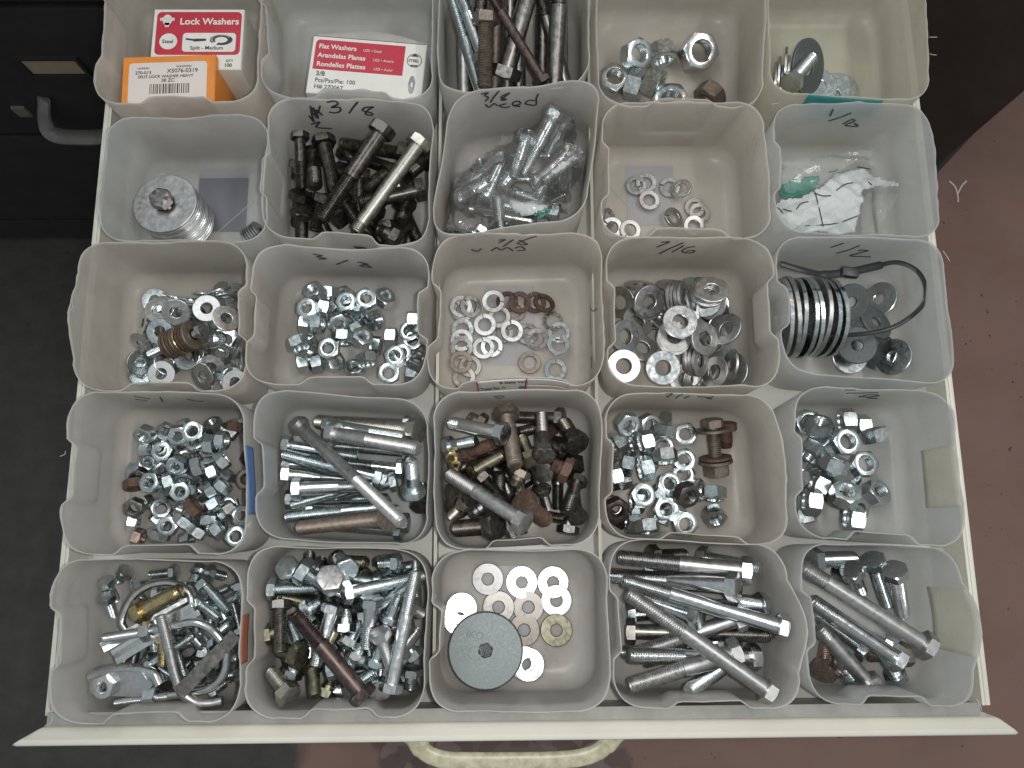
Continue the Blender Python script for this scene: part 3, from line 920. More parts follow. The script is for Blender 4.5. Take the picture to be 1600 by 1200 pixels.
# loose plastic threads left by the saw on the cut rims
for key, px, py, dx, dy in (('c1', 112, 470, -7, 18), ('e1', 80, 1120, -10, 14), ('a5', 1452, 58, 12, 0), ('a5', 1453, 84, 10, 2), ('c5', 1474, 392, 10, 16), ('e5', 1526, 1092, 8, 18), ('b5', 1217, 160, -12, 3), ('d1', 102, 705, -8, 8)):
    b = B[key]
    p = W(px, py, b.rim); q = W(px + dx, py + dy, b.rim + 0.002); m = W(px + dx * 0.3 + dy * 0.2, py + dy * 0.6, b.rim + 0.003)
    c = np.array((*b.c, b.rim)); p = p + (c - p) * 0.002
    b.part('plastic_shaving', tube_mesh('plastic_shaving', smooth_path([p, m, q], 5), 0.0003, 'plastic_grey', 5))

# ------------------------------------------------------------------ fasteners: meshes
CACHE = {}
def hex_r(a, af):
    m = (a + math.pi / 6) % (math.pi / 3) - math.pi / 6
    return af / 2 / np.cos(m)
NA = 36
ANG = np.arange(NA) * 2 * math.pi / NA
CA, SA = np.cos(ANG), np.sin(ANG)
def ring_at(r, z):
    r = np.broadcast_to(r, ANG.shape); z = np.broadcast_to(z, ANG.shape)
    return np.column_stack((r * CA, r * SA, z))
def nut_mesh(af, h, hole, mat):
    key = ('nut', af, h, hole, mat)
    if key not in CACHE:
        rh = hex_r(ANG, af)
        cham = (rh - af / 2 * 0.97) * 0.58
        rings = []
        b = hole / 2
        n = 5
        rings.append(ring_at(b * 1.09, h / 2)); rings.append(ring_at(b * 1.09 - 0.0002, h / 2 - 0.0002))
        for i in range(n):                                   # thread of the bore
            z = h / 2 - 0.0008 - (h - 0.0016) * i / n
            rings.append(ring_at(b * 0.95, z)); rings.append(ring_at(b * 1.05, z - (h - 0.0016) / n / 2))
        rings.append(ring_at(b * 1.09, -h / 2))
        rings.append(ring_at(af / 2 * 0.955, -h / 2))
        rings.append(ring_at(rh, -h / 2 + cham)); rings.append(ring_at(rh, h / 2 - cham))
        rings.append(ring_at(af / 2 * 0.955, h / 2))
        CACHE[key] = rings_mesh('hex_nut', rings[::-1], mat, 28, loop=True)
    return CACHE[key]
def washer_mesh(od, idm, th, mat):
    key = ('wash', od, idm, th, mat)
    if key not in CACHE:
        e = min(0.0003, th * 0.2)
        a, b = od / 2, idm / 2
        dish = 0.0
        rings = [ring_at(b, th / 2 - e), ring_at(b, -th / 2 + e * .5), ring_at(b + e, -th / 2), ring_at(a - e, -th / 2), ring_at(a, -th / 2 + e), ring_at(a, th / 2 - e), ring_at(a - 1.6 * e, th / 2), ring_at(b + 1.5 * e, th / 2 - dish * 0.3)]
        CACHE[key] = rings_mesh('flat_washer', rings, mat, 15, loop=True)
    return CACHE[key]
def lock_mesh(od, idm, th, mat):
    key = ('lock', od, idm, th, mat)
    if key not in CACHE:
        n = 34
        rings = []
        a, b = od / 2, idm / 2
        for i in range(n + 1):
            t = i / n
            an = 0.07 + t * (2 * math.pi - 0.14)
            z = (t - 0.5) * th * 0.55
            e = 0.00025
            prof = [(b, -th / 2 + e), (b + e, -th / 2), (a - e, -th / 2), (a, -th / 2 + e), (a, th / 2 - e), (a - e, th / 2), (b + e, th / 2), (b, th / 2 - e)]
            rings.append(np.array([(r * math.cos(an), r * math.sin(an), zz + z) for r, zz in prof]))
        CACHE[key] = rings_mesh('lock_washer', rings, mat, 32, True, True)
    return CACHE[key]
def star_mesh(od, idm, th, mat):
    key = ('star', od, idm, th, mat)
    if key not in CACHE:
        r = np.where((np.arange(NA) % 3) == 0, od / 2, od / 2 * 0.84)
        tw = np.where((np.arange(NA) % 3) == 0, 0.0006, 0.0)
        b = idm / 2
        CACHE[key] = rings_mesh('star_washer', [ring_at(b, th / 2), ring_at(b, -th / 2), ring_at(r, -th / 2 + tw), ring_at(r, th / 2 + tw)], mat, 30, loop=True)
    return CACHE[key]
def head_mesh(af, hh, mat, flange=False):
    key = ('head', af, hh, mat, flange)
    if key not in CACHE:
        rh = hex_r(ANG, af)
        cham = (rh - af / 2 * 0.97) * 0.62
        fl = [ring_at(af * 0.47, 0.0), ring_at(af * 0.47, -0.0004)]
        if flange:
            fl = [ring_at(af * 0.5, 0.0), ring_at(af * 0.74, -0.0002), ring_at(af * 0.75, -hh * 0.14), ring_at(af * 0.6, -hh * 0.3)]
        rings = fl + [ring_at(rh, fl[-1][0][2]), ring_at(rh, -hh + cham), ring_at(af / 2 * 0.95, -hh), ring_at(af / 2 * 0.30, -hh + 0.0002)]
        CACHE[key] = rings_mesh('head', rings[::-1], mat, 28, True, True)
    return CACHE[key]
def shank_mesh(d, l, mat):
    key = ('shank', d, l, mat)
    if key not in CACHE:
        n = 20
        a = np.arange(n) * 2 * math.pi / n
        c = np.column_stack((np.cos(a), np.sin(a)))
        rg = [np.column_stack((c * (d / 2), np.full(n, z))) for z in (-0.0003, l)]
        CACHE[key] = rings_mesh('shank', [rg[1], rg[0]], mat, 40, True, True)
    return CACHE[key]
def thread_mesh(d, z0, z1, mat, pitch=None):
    key = ('thr', d, z0, z1, mat)
    if key not in CACHE:
        p = pitch or max(0.0012, d * 0.155)
        n = 16
        a = np.arange(n) * 2 * math.pi / n
        rings = []
        z = z0 - 0.0002
        while z < z1:
            ph = (z / p - a / (2 * math.pi)) % 1.0
            tri = np.abs(ph * 2 - 1)
            r = d / 2 - d * 0.095 * (1 - np.clip(tri * 1.5 - 0.2, 0, 1))
            ch = min(1.0, 0.80 + 0.20 * (z1 - z) / (d * 0.16))
            r = r * ch
            rings.append(np.column_stack((r * np.cos(a), r * np.sin(a), np.full(n, z))))
            z += p / 4
        rings.append(np.column_stack((d * 0.39 * np.cos(a), d * 0.39 * np.sin(a), np.full(n, z1))))
        CACHE[key] = rings_mesh('thread', rings[::-1], mat, 55, True, True)
    return CACHE[key]

# ---- surface samples used to let the pieces come to rest on each other
def disc_pts(r0, r1, z, step=0.0009):
    out = []
    r = max(r0, 0.0)
    while r <= r1 + 1e-9:
        n = max(1, int(2 * math.pi * r / step))
        a = np.arange(n) * 2 * math.pi / n
        out.append(np.column_stack((r * np.cos(a), r * np.sin(a), np.full(n, z))))
        r += step
    n = max(8, int(2 * math.pi * r1 / step)); a = np.arange(n) * 2 * math.pi / n
    out.append(np.column_stack((r1 * np.cos(a), r1 * np.sin(a), np.full(n, z))))
    return np.concatenate(out)
def wall_pts(r, z0, z1, step=0.0009, hexaf=None):
    rr = r
    n = max(12, int(2 * math.pi * r / step))
    a = np.arange(n) * 2 * math.pi / n
    R_ = hex_r(a, hexaf) if hexaf else np.full(n, rr)
    m = max(2, int((z1 - z0) / step) + 1)
    return np.concatenate([np.column_stack((R_ * np.cos(a), R_ * np.sin(a), np.full(n, z))) for z in np.linspace(z0, z1, m)])
PC = {}
def pts_ring(od, idm, h, af=None):
    k = ('ring', od, idm, h, af)
    if k not in PC:
        ro = (af or od) / 2
        P = [disc_pts(idm / 2, ro * (1.04 if af else 1), s * h / 2) for s in (-1, 1)]
        P.append(wall_pts(ro, -h / 2, h / 2, hexaf=af))
        PC[k] = np.concatenate(P)
    return PC[k]
def pts_bolt(d, l, af, hh):
    k = ('bolt', d, l, af, hh)
    if k not in PC:
        P = [wall_pts(af / 2, -hh, 0, hexaf=af), disc_pts(0, af / 2, -hh), disc_pts(d / 2, af / 2, 0), wall_pts(d / 2, 0, l), disc_pts(0, d / 2, l)]
        PC[k] = np.concatenate(P)
    return PC[k]
def pts_bolt_few(d, l, af, hh):
    k = ('few', d, l, af, hh)
    if k not in PC:
        a = np.arange(12) * math.pi / 6
        c = np.column_stack((np.cos(a), np.sin(a)))
        P = [np.column_stack((c * r, np.full(12, z))) for r, z in ((af / 2 * 1.06, -hh * .9), (af / 2 * 1.06, -hh / 2), (af / 2 * 1.06, -.0003), (af / 4, -hh), (d / 4, l))]
        P += [np.column_stack((c * d / 2, np.full(12, z))) for z in np.linspace(.0005, l, max(3, int(l / .0014)))]
        PC[k] = np.concatenate(P)
    return PC[k]

def frame(axis, roll=0.0):
    """3x3 with local z along axis"""
    z = np.array(axis, float); z /= np.linalg.norm(z)
    ref = np.array((0, 0, 1.0)) if abs(z[2]) < 0.9 else np.array((1.0, 0, 0))
    x = np.cross(ref, z); x /= np.linalg.norm(x)
    y = np.cross(z, x)
    c, s_ = math.cos(roll), math.sin(roll)
    return np.column_stack((c * x + s_ * y, -s_ * x + c * y, z))
def mat4(Rm, t):
    M = Matrix.Identity(4)
    for i in range(3):
        for j in range(3):
            M[i][j] = Rm[i, j]
        M[i][3] = t[i]
    return M

def settle(b, P, xy, frames, com=np.zeros(3), prefer=0.0, limit=0.72):
    """lowest resting pose among frames; returns (R, position)"""
    xy = np.array(xy, float)
    def best_at(xy):
        best = None
        for i, Rm in enumerate(frames):
            Q_ = P @ Rm.T
            dz = b.rest(Q_ + np.array((xy[0], xy[1], 0)))
            zc = dz + (Rm @ com)[2] + prefer * i
            if best is None or zc < best[0]:
                best = (zc, Rm, dz, Q_)
        return best
    for tries in range(26):
        best = best_at(xy)
        st = b.push(best[3] + np.array((xy[0], xy[1], 0)), best[2])
        if st is None or (best[2] + best[3][:, 2].max() < b.rim * 0.5):
            break
        xy = xy + st
    if best[2] + best[3][:, 2].max() > b.rim * limit:
        for r in (.006, .012, .018, .026):
            for k in range(8):
                q = xy + r * np.array((math.cos(k * .785), math.sin(k * .785)))
                c_ = best_at(q)
                if c_[0] < best[0]:
                    best, bq = c_, q
                    xy0 = q
            if best[2] + best[3][:, 2].max() <= b.rim * limit:
                break
        if 'bq' in locals():
            xy = bq
    pos = np.array((xy[0], xy[1], best[2]))
    return best[1], pos
def commit(b, P, Rm, pos):
    b.add(P @ Rm.T + pos)

MATWORD = {'z': 'zinc plated', 'w': 'bright shiny', 'g': 'dull grey', 'd': 'dark steel', 'k': 'black', 'r': 'rusty', 'n': 'browned', 'b': 'yellow brass coloured', 'o': 'olive', 'm': 'dark red brown', 'c': 'copper coloured', 't': 'grey green', 'y': 'stained yellowish'}
POSE = {'u': 'lying flat', 't': 'lying tilted', 'q': 'steeply tilted', 's': 'on its side'}
def label_of(kind, mat, where, adj='', pose=''):
    adj = '' if adj and len((MATWORD[mat] + ' ' + adj + ' ' + kind + ' ' + where).replace('/', ' ').split()) > 16 else adj
    t = ' '.join((MATWORD[mat] + ' ' + adj + ' ' + kind + ' ' + pose + ' ' + where).split())
    if len(t.replace('/', ' ').split()) > 15:
        t = ' '.join((MATWORD[mat] + ' ' + adj + ' ' + kind + ' ' + where).split())
    return t

class Fr:
    """pixel frame of an enlarged region"""
    def __init__(s, x0, y0, sc): s.x0, s.y0, s.sc = x0, y0, sc
    def __call__(s, x, y): return (s.x0 + x / s.sc, s.y0 + y / s.sc)

def q1(v, step): return round(max(step, round(v / step) * step), 5)

def pose_frames(code, az, n, rs, nut=True):
    out = []
    for i in range(n):
        a = R(az + rs.uniform(-14, 14)) if az is not None else rs.uniform(0, 2 * math.pi)
        base = {'u': 0, 't': 34, 'q': 58, 's': 90 if nut else 78}[code]
        sp = {'u': 9, 't': 9, 'q': 8, 's': 12 if nut else 6}[code]
        tl = R(base + rs.uniform(-sp, sp))
        ax = (math.sin(tl) * math.cos(a), math.sin(tl) * math.sin(a), math.cos(tl))
        roll = rs.choice((0, math.pi / 6)) + rs.uniform(-0.1, 0.1) if code == 's' else rs.uniform(0, 6.28)
        out.append(frame(ax, roll))
    return out

def place_ring(b, px, mesh, P, name, code, az, label, cat, group, rs, nut=True, n=9):
    z = 0.012
    for it in range(3):
        xy = W(*px, z)[:2]
        if it == 0:
            fr = pose_frames(code, az, n, rs, nut)
        Rm, pos = settle(b, P, xy, fr)
        z = min(pos[2] + 0.002, 0.075)
    commit(b, P, Rm, pos)
    o = link(name, mesh)
    o.matrix_world = mat4(Rm, pos)
    tag(o, label, cat, group)
    return o

TOK = re.compile(r'(-?\d+),(-?\d+)([utqs])([a-z]?)(?:@(-?\d+))?$')
def nuts(b, fr, spec, af, h, hole, where, group, default='z', adj=''):
    rs = random.Random(b.key + 'n')
    for t in spec.split():
        x, y, code, m, az = TOK.match(t).groups()
        m = m or default
        place_ring(b, fr(int(x), int(y)), nut_mesh(af, h, hole, m), pts_ring(af, hole, h, af), 'hex_nut', code, int(az) if az else None,
                   label_of('hex nut', m, where, adj, POSE[code]), 'nut', group, rs)
def washers(b, fr, spec, od, idm, th, where, group, default='z', kind='flat', adj=''):
    rs = random.Random(b.key + kind)
    fn = {'flat': washer_mesh, 'lock': lock_mesh, 'star': star_mesh}[kind]
    for t in spec.split():
        x, y, code, m, az = TOK.match(t).groups()
        m = m or default
        th2 = th * (1.5 if kind == 'lock' else 1.0)
        place_ring(b, fr(int(x), int(y)), fn(od, idm, th, m), pts_ring(od, idm, th2), kind + '_washer', code, int(az) if az else None,
                   label_of(kind + ' washer', m, where, adj, POSE[code]), 'washer', group, rs, nut=False)

def bolt_object(d, l, m, tf, M, label, group, name='hex_bolt', flange=False, afk=1.5, cat='bolt', hm=None):
    root = empty(name, M)
    tag(root, label, cat, group)
    link('head', head_mesh(q1(afk * d, .0001), q1(0.64 * d, .0001), hm or m, flange), None, root)
    sl = q1(l * (1 - tf), 0.001)
    if tf < 0.97:
        link('shank', shank_mesh(d, sl, m), None, root)
    else:
        sl = 0.0
    link('thread', thread_mesh(d, sl, l, m), None, root)
    return root
BT = re.compile(r'(-?\d+),(-?\d+)>(-?\d+),(-?\d+):([\d.]+)([a-z]?)(F?)(?:l(\d+))?$')
def drop_bolt(b, p1, p2, d, m, tf, label, group, rs, l=None, maxpitch=36, flange=False, afk=1.5, limit=0.78):
    af, hh = q1(afk * d, .0001), q1(0.64 * d, .0001)
    z1 = z2 = 0.02
    if l is None:
        l = q1(max(0.008, np.linalg.norm(W(*p2, .03) - W(*p1, .03)) - hh * 0.5), 0.002)
    def best_at(xy, hd, l, pitches):
        P = pts_bolt_few(d, l, af, hh) - (0, 0, l / 2)
        best = None
        for pitch in pitches:
            cp, sp_ = math.cos(R(pitch)), math.sin(R(pitch))
            ax = np.array((hd[0] * cp, hd[1] * cp, sp_))
            Rm = frame(ax, math.pi / 6)
            Q_ = P @ Rm.T
            dz = b.rest(Q_ + np.array((xy[0], xy[1], 0)))
            zc = dz - ax[2] * l * 0.08 + 0.00003 * abs(pitch)
            if best is None or zc < best[0]:
                best = (zc, Rm, dz, ax, Q_, pitch)
        return best
    def full(xy, hd, l):
        c = best_at(xy, hd, l, range(-maxpitch, maxpitch + 1, 6))
        e = best_at(xy, hd, l, (c[5] - 4, c[5] - 2, c[5] + 2, c[5] + 4))
        return e if e[0] < c[0] else c
    for it in range(2):
        A, C = W(*p1, z1), W(*p2, z2)
        v = C - A
        hd = v[:2] / (np.linalg.norm(v[:2]) + 1e-9)
        xy = (A[:2] + C[:2]) / 2
        for tries in range(24):
            best = full(xy, hd, l)
            st = b.push(best[4] + np.array((xy[0], xy[1], 0)), best[2])
            if st is None or best[2] + best[4][:, 2].max() < b.rim * 0.55:
                break
            xy = xy + st
            if tries > 11 and tries % 3 == 0 and l > .03:
                l = q1(l - .002, .002)
        ctr = np.array((xy[0], xy[1], best[2]))
        z1 = min(0.06, max(0.004, (ctr - best[3] * l / 2)[2])); z2 = min(0.06, max(0.004, (ctr + best[3] * l / 2)[2]))
    if best[2] + best[4][:, 2].max() > b.rim * limit:
        cand = [(best[0], xy, best, hd)]
        for r in (.007, .014, .022):
            for k in range(8):
                q = xy + r * np.array((math.cos(k * .785), math.sin(k * .785)))
                for rot in (0, .35, -.35):
                    h2 = np.array((hd[0] * math.cos(rot) - hd[1] * math.sin(rot), hd[0] * math.sin(rot) + hd[1] * math.cos(rot)))
                    e = best_at(q, h2, l, range(-24, 25, 8))
                    cand.append((e[0] + r * .2, q, e, h2))
        cand.sort(key=lambda c: c[0])
        _, xy, _, hd = cand[0]
        best = full(xy, hd, l)
        ctr = np.array((xy[0], xy[1], best[2]))
    _, Rm, dz, ax = best[:4]
    if dz > b.rim * 0.95 and limit < 0.8:
        return None
    pos = ctr - ax * l / 2
    if ' hex bolt ' in label and 'long' not in label.split(' hex bolt ')[0] and not re.search(r'bolt (long|short|fully)', label):
        size = 'short' if l < .027 else ('mid-length' if l < .046 else 'long')
        t = label.replace(' hex bolt ', ' %s hex bolt ' % size, 1)
        if len(re.findall(r'\w+', t)) <= 16 and not ('longest' in t or 'long and' in t or 'short,' in t or 'stout' in t):
            label = t
    commit(b, pts_bolt(d, l, af, hh), Rm, pos)
    return bolt_object(d, l, m, tf, mat4(Rm, pos), label, group, flange=flange, afk=afk), Rm, pos, l
def bolts(b, fr, spec, where, group, default='z', tf=0.52, adj='', limit=0.80):
    rs = random.Random(b.key + 'b')
    for t in spec.split():
        g = BT.match(t).groups()
        m = g[5] or default
        drop_bolt(b, fr(int(g[0]), int(g[1])), fr(int(g[2]), int(g[3])), q1(float(g[4]) / 1000, .0005), m, 0.98 if g[6] else tf + rs.uniform(-.08, .12),
                  label_of('hex bolt', m, where, adj or ('fully threaded' if g[6] else '')), group, rs, l=int(g[7]) / 1000 if g[7] else None, limit=limit)
def fill_bolts(b, n, ds, ls, mats, where, group, tf=0.5, region=None, adj=''):
    """the lower layers of a pile"""
    rs = random.Random(b.key + 'f')
    for i in range(n):
        d = rs.choice(ds); l = rs.choice(ls); m = rs.choice(mats)
        for k in range(40):
            c = b.Qf[0] + (b.Qf[1] - b.Qf[0]) * rs.uniform(.12, .88); c2 = b.Qf[3] + (b.Qf[2] - b.Qf[3]) * rs.uniform(.12, .88)
            p = c + (c2 - c) * rs.uniform(.1, .9)
            a = rs.uniform(0, 6.28)
            e1 = p - np.array((math.cos(a), math.sin(a))) * l / 2; e2 = p + np.array((math.cos(a), math.sin(a))) * l / 2
            P = np.array(((*e1, 0), (*e2, 0), (*p, 0)))
            ij, ok = b.cells(P)
            if ok.all() and (b.inside[ij[:, 0], ij[:, 1]] > 0.016).all() and (region is None or region(*p)):
                break
        drop_bolt(b, proj((*e1, 0.02)), proj((*e2, 0.02)), d, m, rs.choice((tf, tf + .1, .98)), label_of('hex bolt', m, where, adj), group, rs, l=l, limit=0.7)
def fill_rings(b, n, mesh_fn, P, name, where, group, mats, kind, cat, codes='utsss', region=None, nut=True, adj=''):
    rs = random.Random(b.key + name)
    for i in range(n):
        for k in range(60):
            c = b.Qf[0] + (b.Qf[1] - b.Qf[0]) * rs.uniform(.08, .92); c2 = b.Qf[3] + (b.Qf[2] - b.Qf[3]) * rs.uniform(.08, .92)
            p = c + (c2 - c) * rs.uniform(.06, .94)
            ij, ok = b.cells(np.array(((*p, 0.0),)))
            if b.inside[ij[0, 0], ij[0, 1]] > 0.018 and (region is None or region(*p)):
                break
        m = rs.choice(mats)
        code = rs.choice(codes)
        place_ring(b, proj((*p, 0.012)), mesh_fn(m), P, name, code, None, label_of(kind, m, where, adj, POSE[code]), cat, group, rs, nut=nut, n=6)
def lay_bolt(b, p1, z1, p2, z2, d, m, tf, label, group):
    A, C = W(*p1, z1), W(*p2, z2)
    l = q1(np.linalg.norm(C - A), .002)
    Rm = frame((C - A) / np.linalg.norm(C - A), math.pi / 6)
    commit(b, pts_bolt(d, l, q1(1.5 * d, .0001), q1(.64 * d, .0001)), Rm, A)
    return bolt_object(d, l, m, tf, mat4(Rm, A), label, group)
def head_up(b, px, d, l, m, label, group, tilt=35, az=None, seed=0, hm=None):
    """a bolt whose head looks up out of the pile"""
    rs = random.Random(str(px) + b.key)
    a = R(az) if az is not None else rs.uniform(0, 6.28)
    af, hh = q1(1.5 * d, .0001), q1(0.64 * d, .0001)
    P = pts_bolt(d, l, af, hh)
    z = 0.03
    for it in range(2):
        fr_ = [frame((math.sin(R(t)) * math.cos(a), math.sin(R(t)) * math.sin(a), -math.cos(R(t))), rs.uniform(0, 1)) for t in (tilt - 8, tilt, tilt + 8)]
        Rm, pos = settle(b, P, W(*px, z)[:2], fr_)
        z = pos[2]
    commit(b, P, Rm, pos)
    return bolt_object(d, l, m, 0.98, mat4(Rm, pos), label, group, hm=hm)
def solid(b, name, mesh, P, px, frames, z=0.02, prefer=0.0, limit=1.3):
    """any other rigid piece, its mesh in local coordinates round px"""
    for it in range(3):
        Rm, pos = settle(b, P, W(*px, z)[:2], frames, prefer=prefer, limit=limit)
        z = min(0.08, pos[2])
    commit(b, P, Rm, pos)
    o = link(name, mesh)
    o.matrix_world = mat4(Rm, pos)
    return o, Rm, pos
def axis_stack(b, name, base, axis, items, label, group, cat='washer'):
    """washers threaded on one axis; items: (mesh fn result, od, id, th, offset along axis)"""
    Rm = frame(axis, 0.3)
    for me, od, idm, th, off in items:
        p = np.array(base) + np.array(axis) * off
        commit(b, pts_ring(od, idm, th), Rm, p)
        o = link(name, me); o.matrix_world = mat4(frame(axis, rnd.uniform(0, 6)), p)
        tag(o, label, cat, group)

# ------------------------------------------------------------------ contents, row a (cartons and big hardware)
def plane_text(parent, lines, mat):
    for s_, x, y, size, bold, sh in lines:
        me = text_mesh(s_, size, bold, shear=sh)
        me.materials.append(MATS[mat])
        o = link('lettering', me, None, parent)
        o.location = (x, y, 0.0)
def flat_shape(name, pts, z0, z1, mat, parent):
    n = len(pts)
    V = [(x, y, z0) for x, y in pts] + [(x, y, z1) for x, y in pts]
    F = [tuple(range(n - 1, -1, -1)), tuple(range(n, 2 * n))] + [(i, (i + 1) % n, n + (i + 1) % n, n + i) for i in range(n)]
    return link(name, pymesh(name, V, F, mat), None, parent)
def rrect(x0, y0, x1, y1, r, n=5):
    P = []
    for cx, cy, a0 in ((x1 - r, y1 - r, 0), (x0 + r, y1 - r, 90), (x0 + r, y0 + r, 180), (x1 - r, y0 + r, 270)):
        for i in range(n + 1):
            a = R(a0 + 90 * i / n)
            P.append((cx + r * math.cos(a), cy + r * math.sin(a)))
    return P
def circ(cx, cy, rx, ry=None, n=24, rot=0.0):
    ry = ry or rx
    c, s_ = math.cos(rot), math.sin(rot)
    return [(cx + c * rx * math.cos(2 * math.pi * i / n) - s_ * ry * math.sin(2 * math.pi * i / n), cy + s_ * rx * math.cos(2 * math.pi * i / n) + c * ry * math.sin(2 * math.pi * i / n)) for i in range(n)]
def annulus(name, cx, cy, ro, ri, z0, z1, mat, parent, sy=1.0, a0=0.0, a1=6.2832, n=28):
    V, F = [], []
    full = abs(a1 - a0) > 6.28
    m = n if full else n + 1
    for i in range(m):
        a = a0 + (a1 - a0) * i / n
        for r, z in ((ri, z0), (ro, z0), (ro, z1), (ri, z1)):
            V.append((cx + r * math.cos(a), cy + sy * r * math.sin(a), z))
    for i in range(n if full else n):
        j = (i + 1) % m
        for k in range(4):
            F.append((i * 4 + k, i * 4 + (k + 1) % 4, j * 4 + (k + 1) % 4, j * 4 + k))
    return link(name, pymesh(name, V, F, mat), None, parent)

def carton(name, label, quad, ztop, zbot, mat, thick_scale=1.0):
    """upright carton with its printed top given by four pixels (bl, br, tr, tl); returns root and face holder, face size"""
    P = [W(x, y, ztop) for x, y in quad]
    w_ = (np.linalg.norm(P[1] - P[0]) + np.linalg.norm(P[2] - P[3])) / 2
    h_ = (np.linalg.norm(P[3] - P[0]) + np.linalg.norm(P[2] - P[1])) / 2
    c = np.mean(P, 0)
    d = (P[1] - P[0]) + (P[2] - P[3])
    ang = math.atan2(d[1], d[0])
    root = empty(name, Matrix.Translation((c[0], c[1], zbot)) @ Matrix.Rotation(ang, 4, 'Z'))
    tag(root, label, 'carton')
    H = ztop - zbot
    box('carton_body', (0, 0, H / 2), (w_, h_, H), mat, root, 0.0007)
    face = box('top_flap', (0, 0, H + 0.00025), (w_ - 0.0012, h_ - 0.0012, 0.0004), mat, root)
    return root, face, w_, h_, H + 0.00045, ang

def cartons():
    z0 = 0.0016
    # red and white lock washer carton
    root, face, w_, h_, zt, _ = carton('washer_carton', 'white carton with red Lock Washers print behind the orange carton', ((239, 112), (382, 106), (377, 18), (236, 12)), 0.052, z0, 'card_white')
    X = lambda u: -w_ / 2 + u * w_
    Y = lambda v: -h_ / 2 + v * h_
    rp = flat_shape('red_print', rrect(X(.04), Y(.24), X(.975), Y(.95), 0.004), zt, zt + 0.0001, 'print_red', root)
    z1 = zt + 0.0001
    flat_shape('white_disc', circ(X(.185), Y(.46), w_ * 0.098), z1, z1 + 0.0001, 'print_white', root)
    flat_shape('white_field', rrect(X(.34), Y(.29), X(.925), Y(.60), 0.003), z1, z1 + 0.0001, 'print_white', root)
    # emblem: shield with a crossing band
    flat_shape('emblem', circ(X(.155), Y(.815), w_ * .052, w_ * .066), z1, z1 + 0.0001, 'print_white', root)
    flat_shape('emblem', [(X(.075), Y(.80)), (X(.235), Y(.80)), (X(.235), Y(.845)), (X(.195), Y(.86)), (X(.115), Y(.86)), (X(.075), Y(.845))], z1 + 0.00012, z1 + 0.0002, 'print_pink', root)
    flat_shape('emblem', [(X(.135), Y(.70)), (X(.175), Y(.70)), (X(.185), Y(.77)), (X(.125), Y(.77))], z1, z1 + 0.0001, 'print_white', root)
    def put(s_, u, v, size, mat, bold=0.0, zz=None, sh=0.0):
        zz = z1 if zz is None else zz
        me = text_mesh(s_, size, bold, shear=sh); me.materials.append(MATS[mat])
        o = link('lettering', me, None, root); o.location = (X(u), Y(v), zz + 0.0002)
    put('Lock Washers', .295, .74, w_ * 0.112, 'print_white', 0.022)
    put('Steel', .115, .43, w_ * 0.064, 'print_black', 0.012)
    put('Split - Medium', .43, .325, w_ * 0.062, 'print_black', 0.012)
    put('SIZE', .12, .155, w_ * .036, 'print_black', 0.01, zt)
    put('QTY', .83, .125, w_ * .04, 'print_black', 0.01, zt)
    put('100', .815, .045, w_ * .058, 'print_black', 0.02, zt)
    # drawing of a split washer, edge on and tilted
    flat_shape('washer_drawing', [(X(.375), Y(.485)), (X(.45), Y(.47)), (X(.475), Y(.455)), (X(.60), Y(.47)), (X(.60), Y(.505)), (X(.50), Y(.505)), (X(.46), Y(.50)), (X(.375), Y(.515))], z1 + .0001, z1 + .0002, 'print_black', root)
    annulus('washer_drawing', X(.765), Y(.485), w_ * .125, w_ * .07, z1 + .0001, z1 + .0002, 'print_black', root, 0.52, R(-115), R(215))
    annulus('washer_drawing', X(.765), Y(.49), w_ * .115, w_ * .095, z1 + .0002, z1 + .00026, 'print_grey', root, 0.52, R(30), R(215))
    B['a1'].add(np.array([(x, y, 0.052) for x in np.arange(-w_ / 2, w_ / 2, .001) for y in np.arange(-h_ / 2, h_ / 2, .001)]) + np.array((*root.matrix_world.translation.xy, 0)))
    # orange carton
    root, face, w_, h_, zt, _ = carton('washer_carton', 'orange carton with a white barcode label standing in front of the lock washers carton', ((189, 163), (337, 160), (336, 84), (193, 91)), 0.058, z0, 'card_orange')
    fl = flat_shape('label_sticker', rrect(X0 := -w_ * .43, -h_ * .48, w_ * .41, h_ * .36, 0.003), zt, zt + .0001, 'print_pink', root)
    X = lambda u: -w_ / 2 + u * w_
    Y = lambda v: -h_ / 2 + v * h_
    z1 = zt + .0001
    put('LAWSON', .16, .725, w_ * .03, 'print_black')
    put('270-013', .14, .62, w_ * .052, 'print_black', 0.004)
    put('ROCKFORD', .58, .745, w_ * .03, 'print_black')
    put('X5076-0319', .48, .635, w_ * .066, 'print_black', 0.004)
    put('SPLIT LOCK WASHER HEAVY', .17, .535, w_ * .046, 'print_black', 0.004)
    put('38 ZC', .42, .445, w_ * .056, 'print_black', 0.004)
    rs = random.Random(4)
    x = .30
    while x < .72:
        wd = rs.choice((.006, .01, .016))
        flat_shape('barcode_bar', [(X(x), Y(.20)), (X(x + wd), Y(.20)), (X(x + wd), Y(.405)), (X(x), Y(.405))], z1, z1 + .0001, 'print_black', root)
        x += wd + rs.choice((.006, .010, .014))
    # flat washers carton
    root, face, w_, h_, zt, _ = carton('washer_carton', 'white carton with red Flat Washers print in three languages', ((483, 145), (662, 160), (663, 70), (485, 56)), 0.056, z0, 'card_white')
    X = lambda u: -w_ / 2 + u * w_
    Y = lambda v: -h_ / 2 + v * h_
    flat_shape('red_print', [(X(.03), Y(.42)), (X(.815), Y(.42)), (X(.815), Y(.94)), (X(.06), Y(.94)), (X(.04), Y(.92)), (X(.03), Y(.88))], zt, zt + .0001, 'print_red', root)
    z1 = zt + .0001
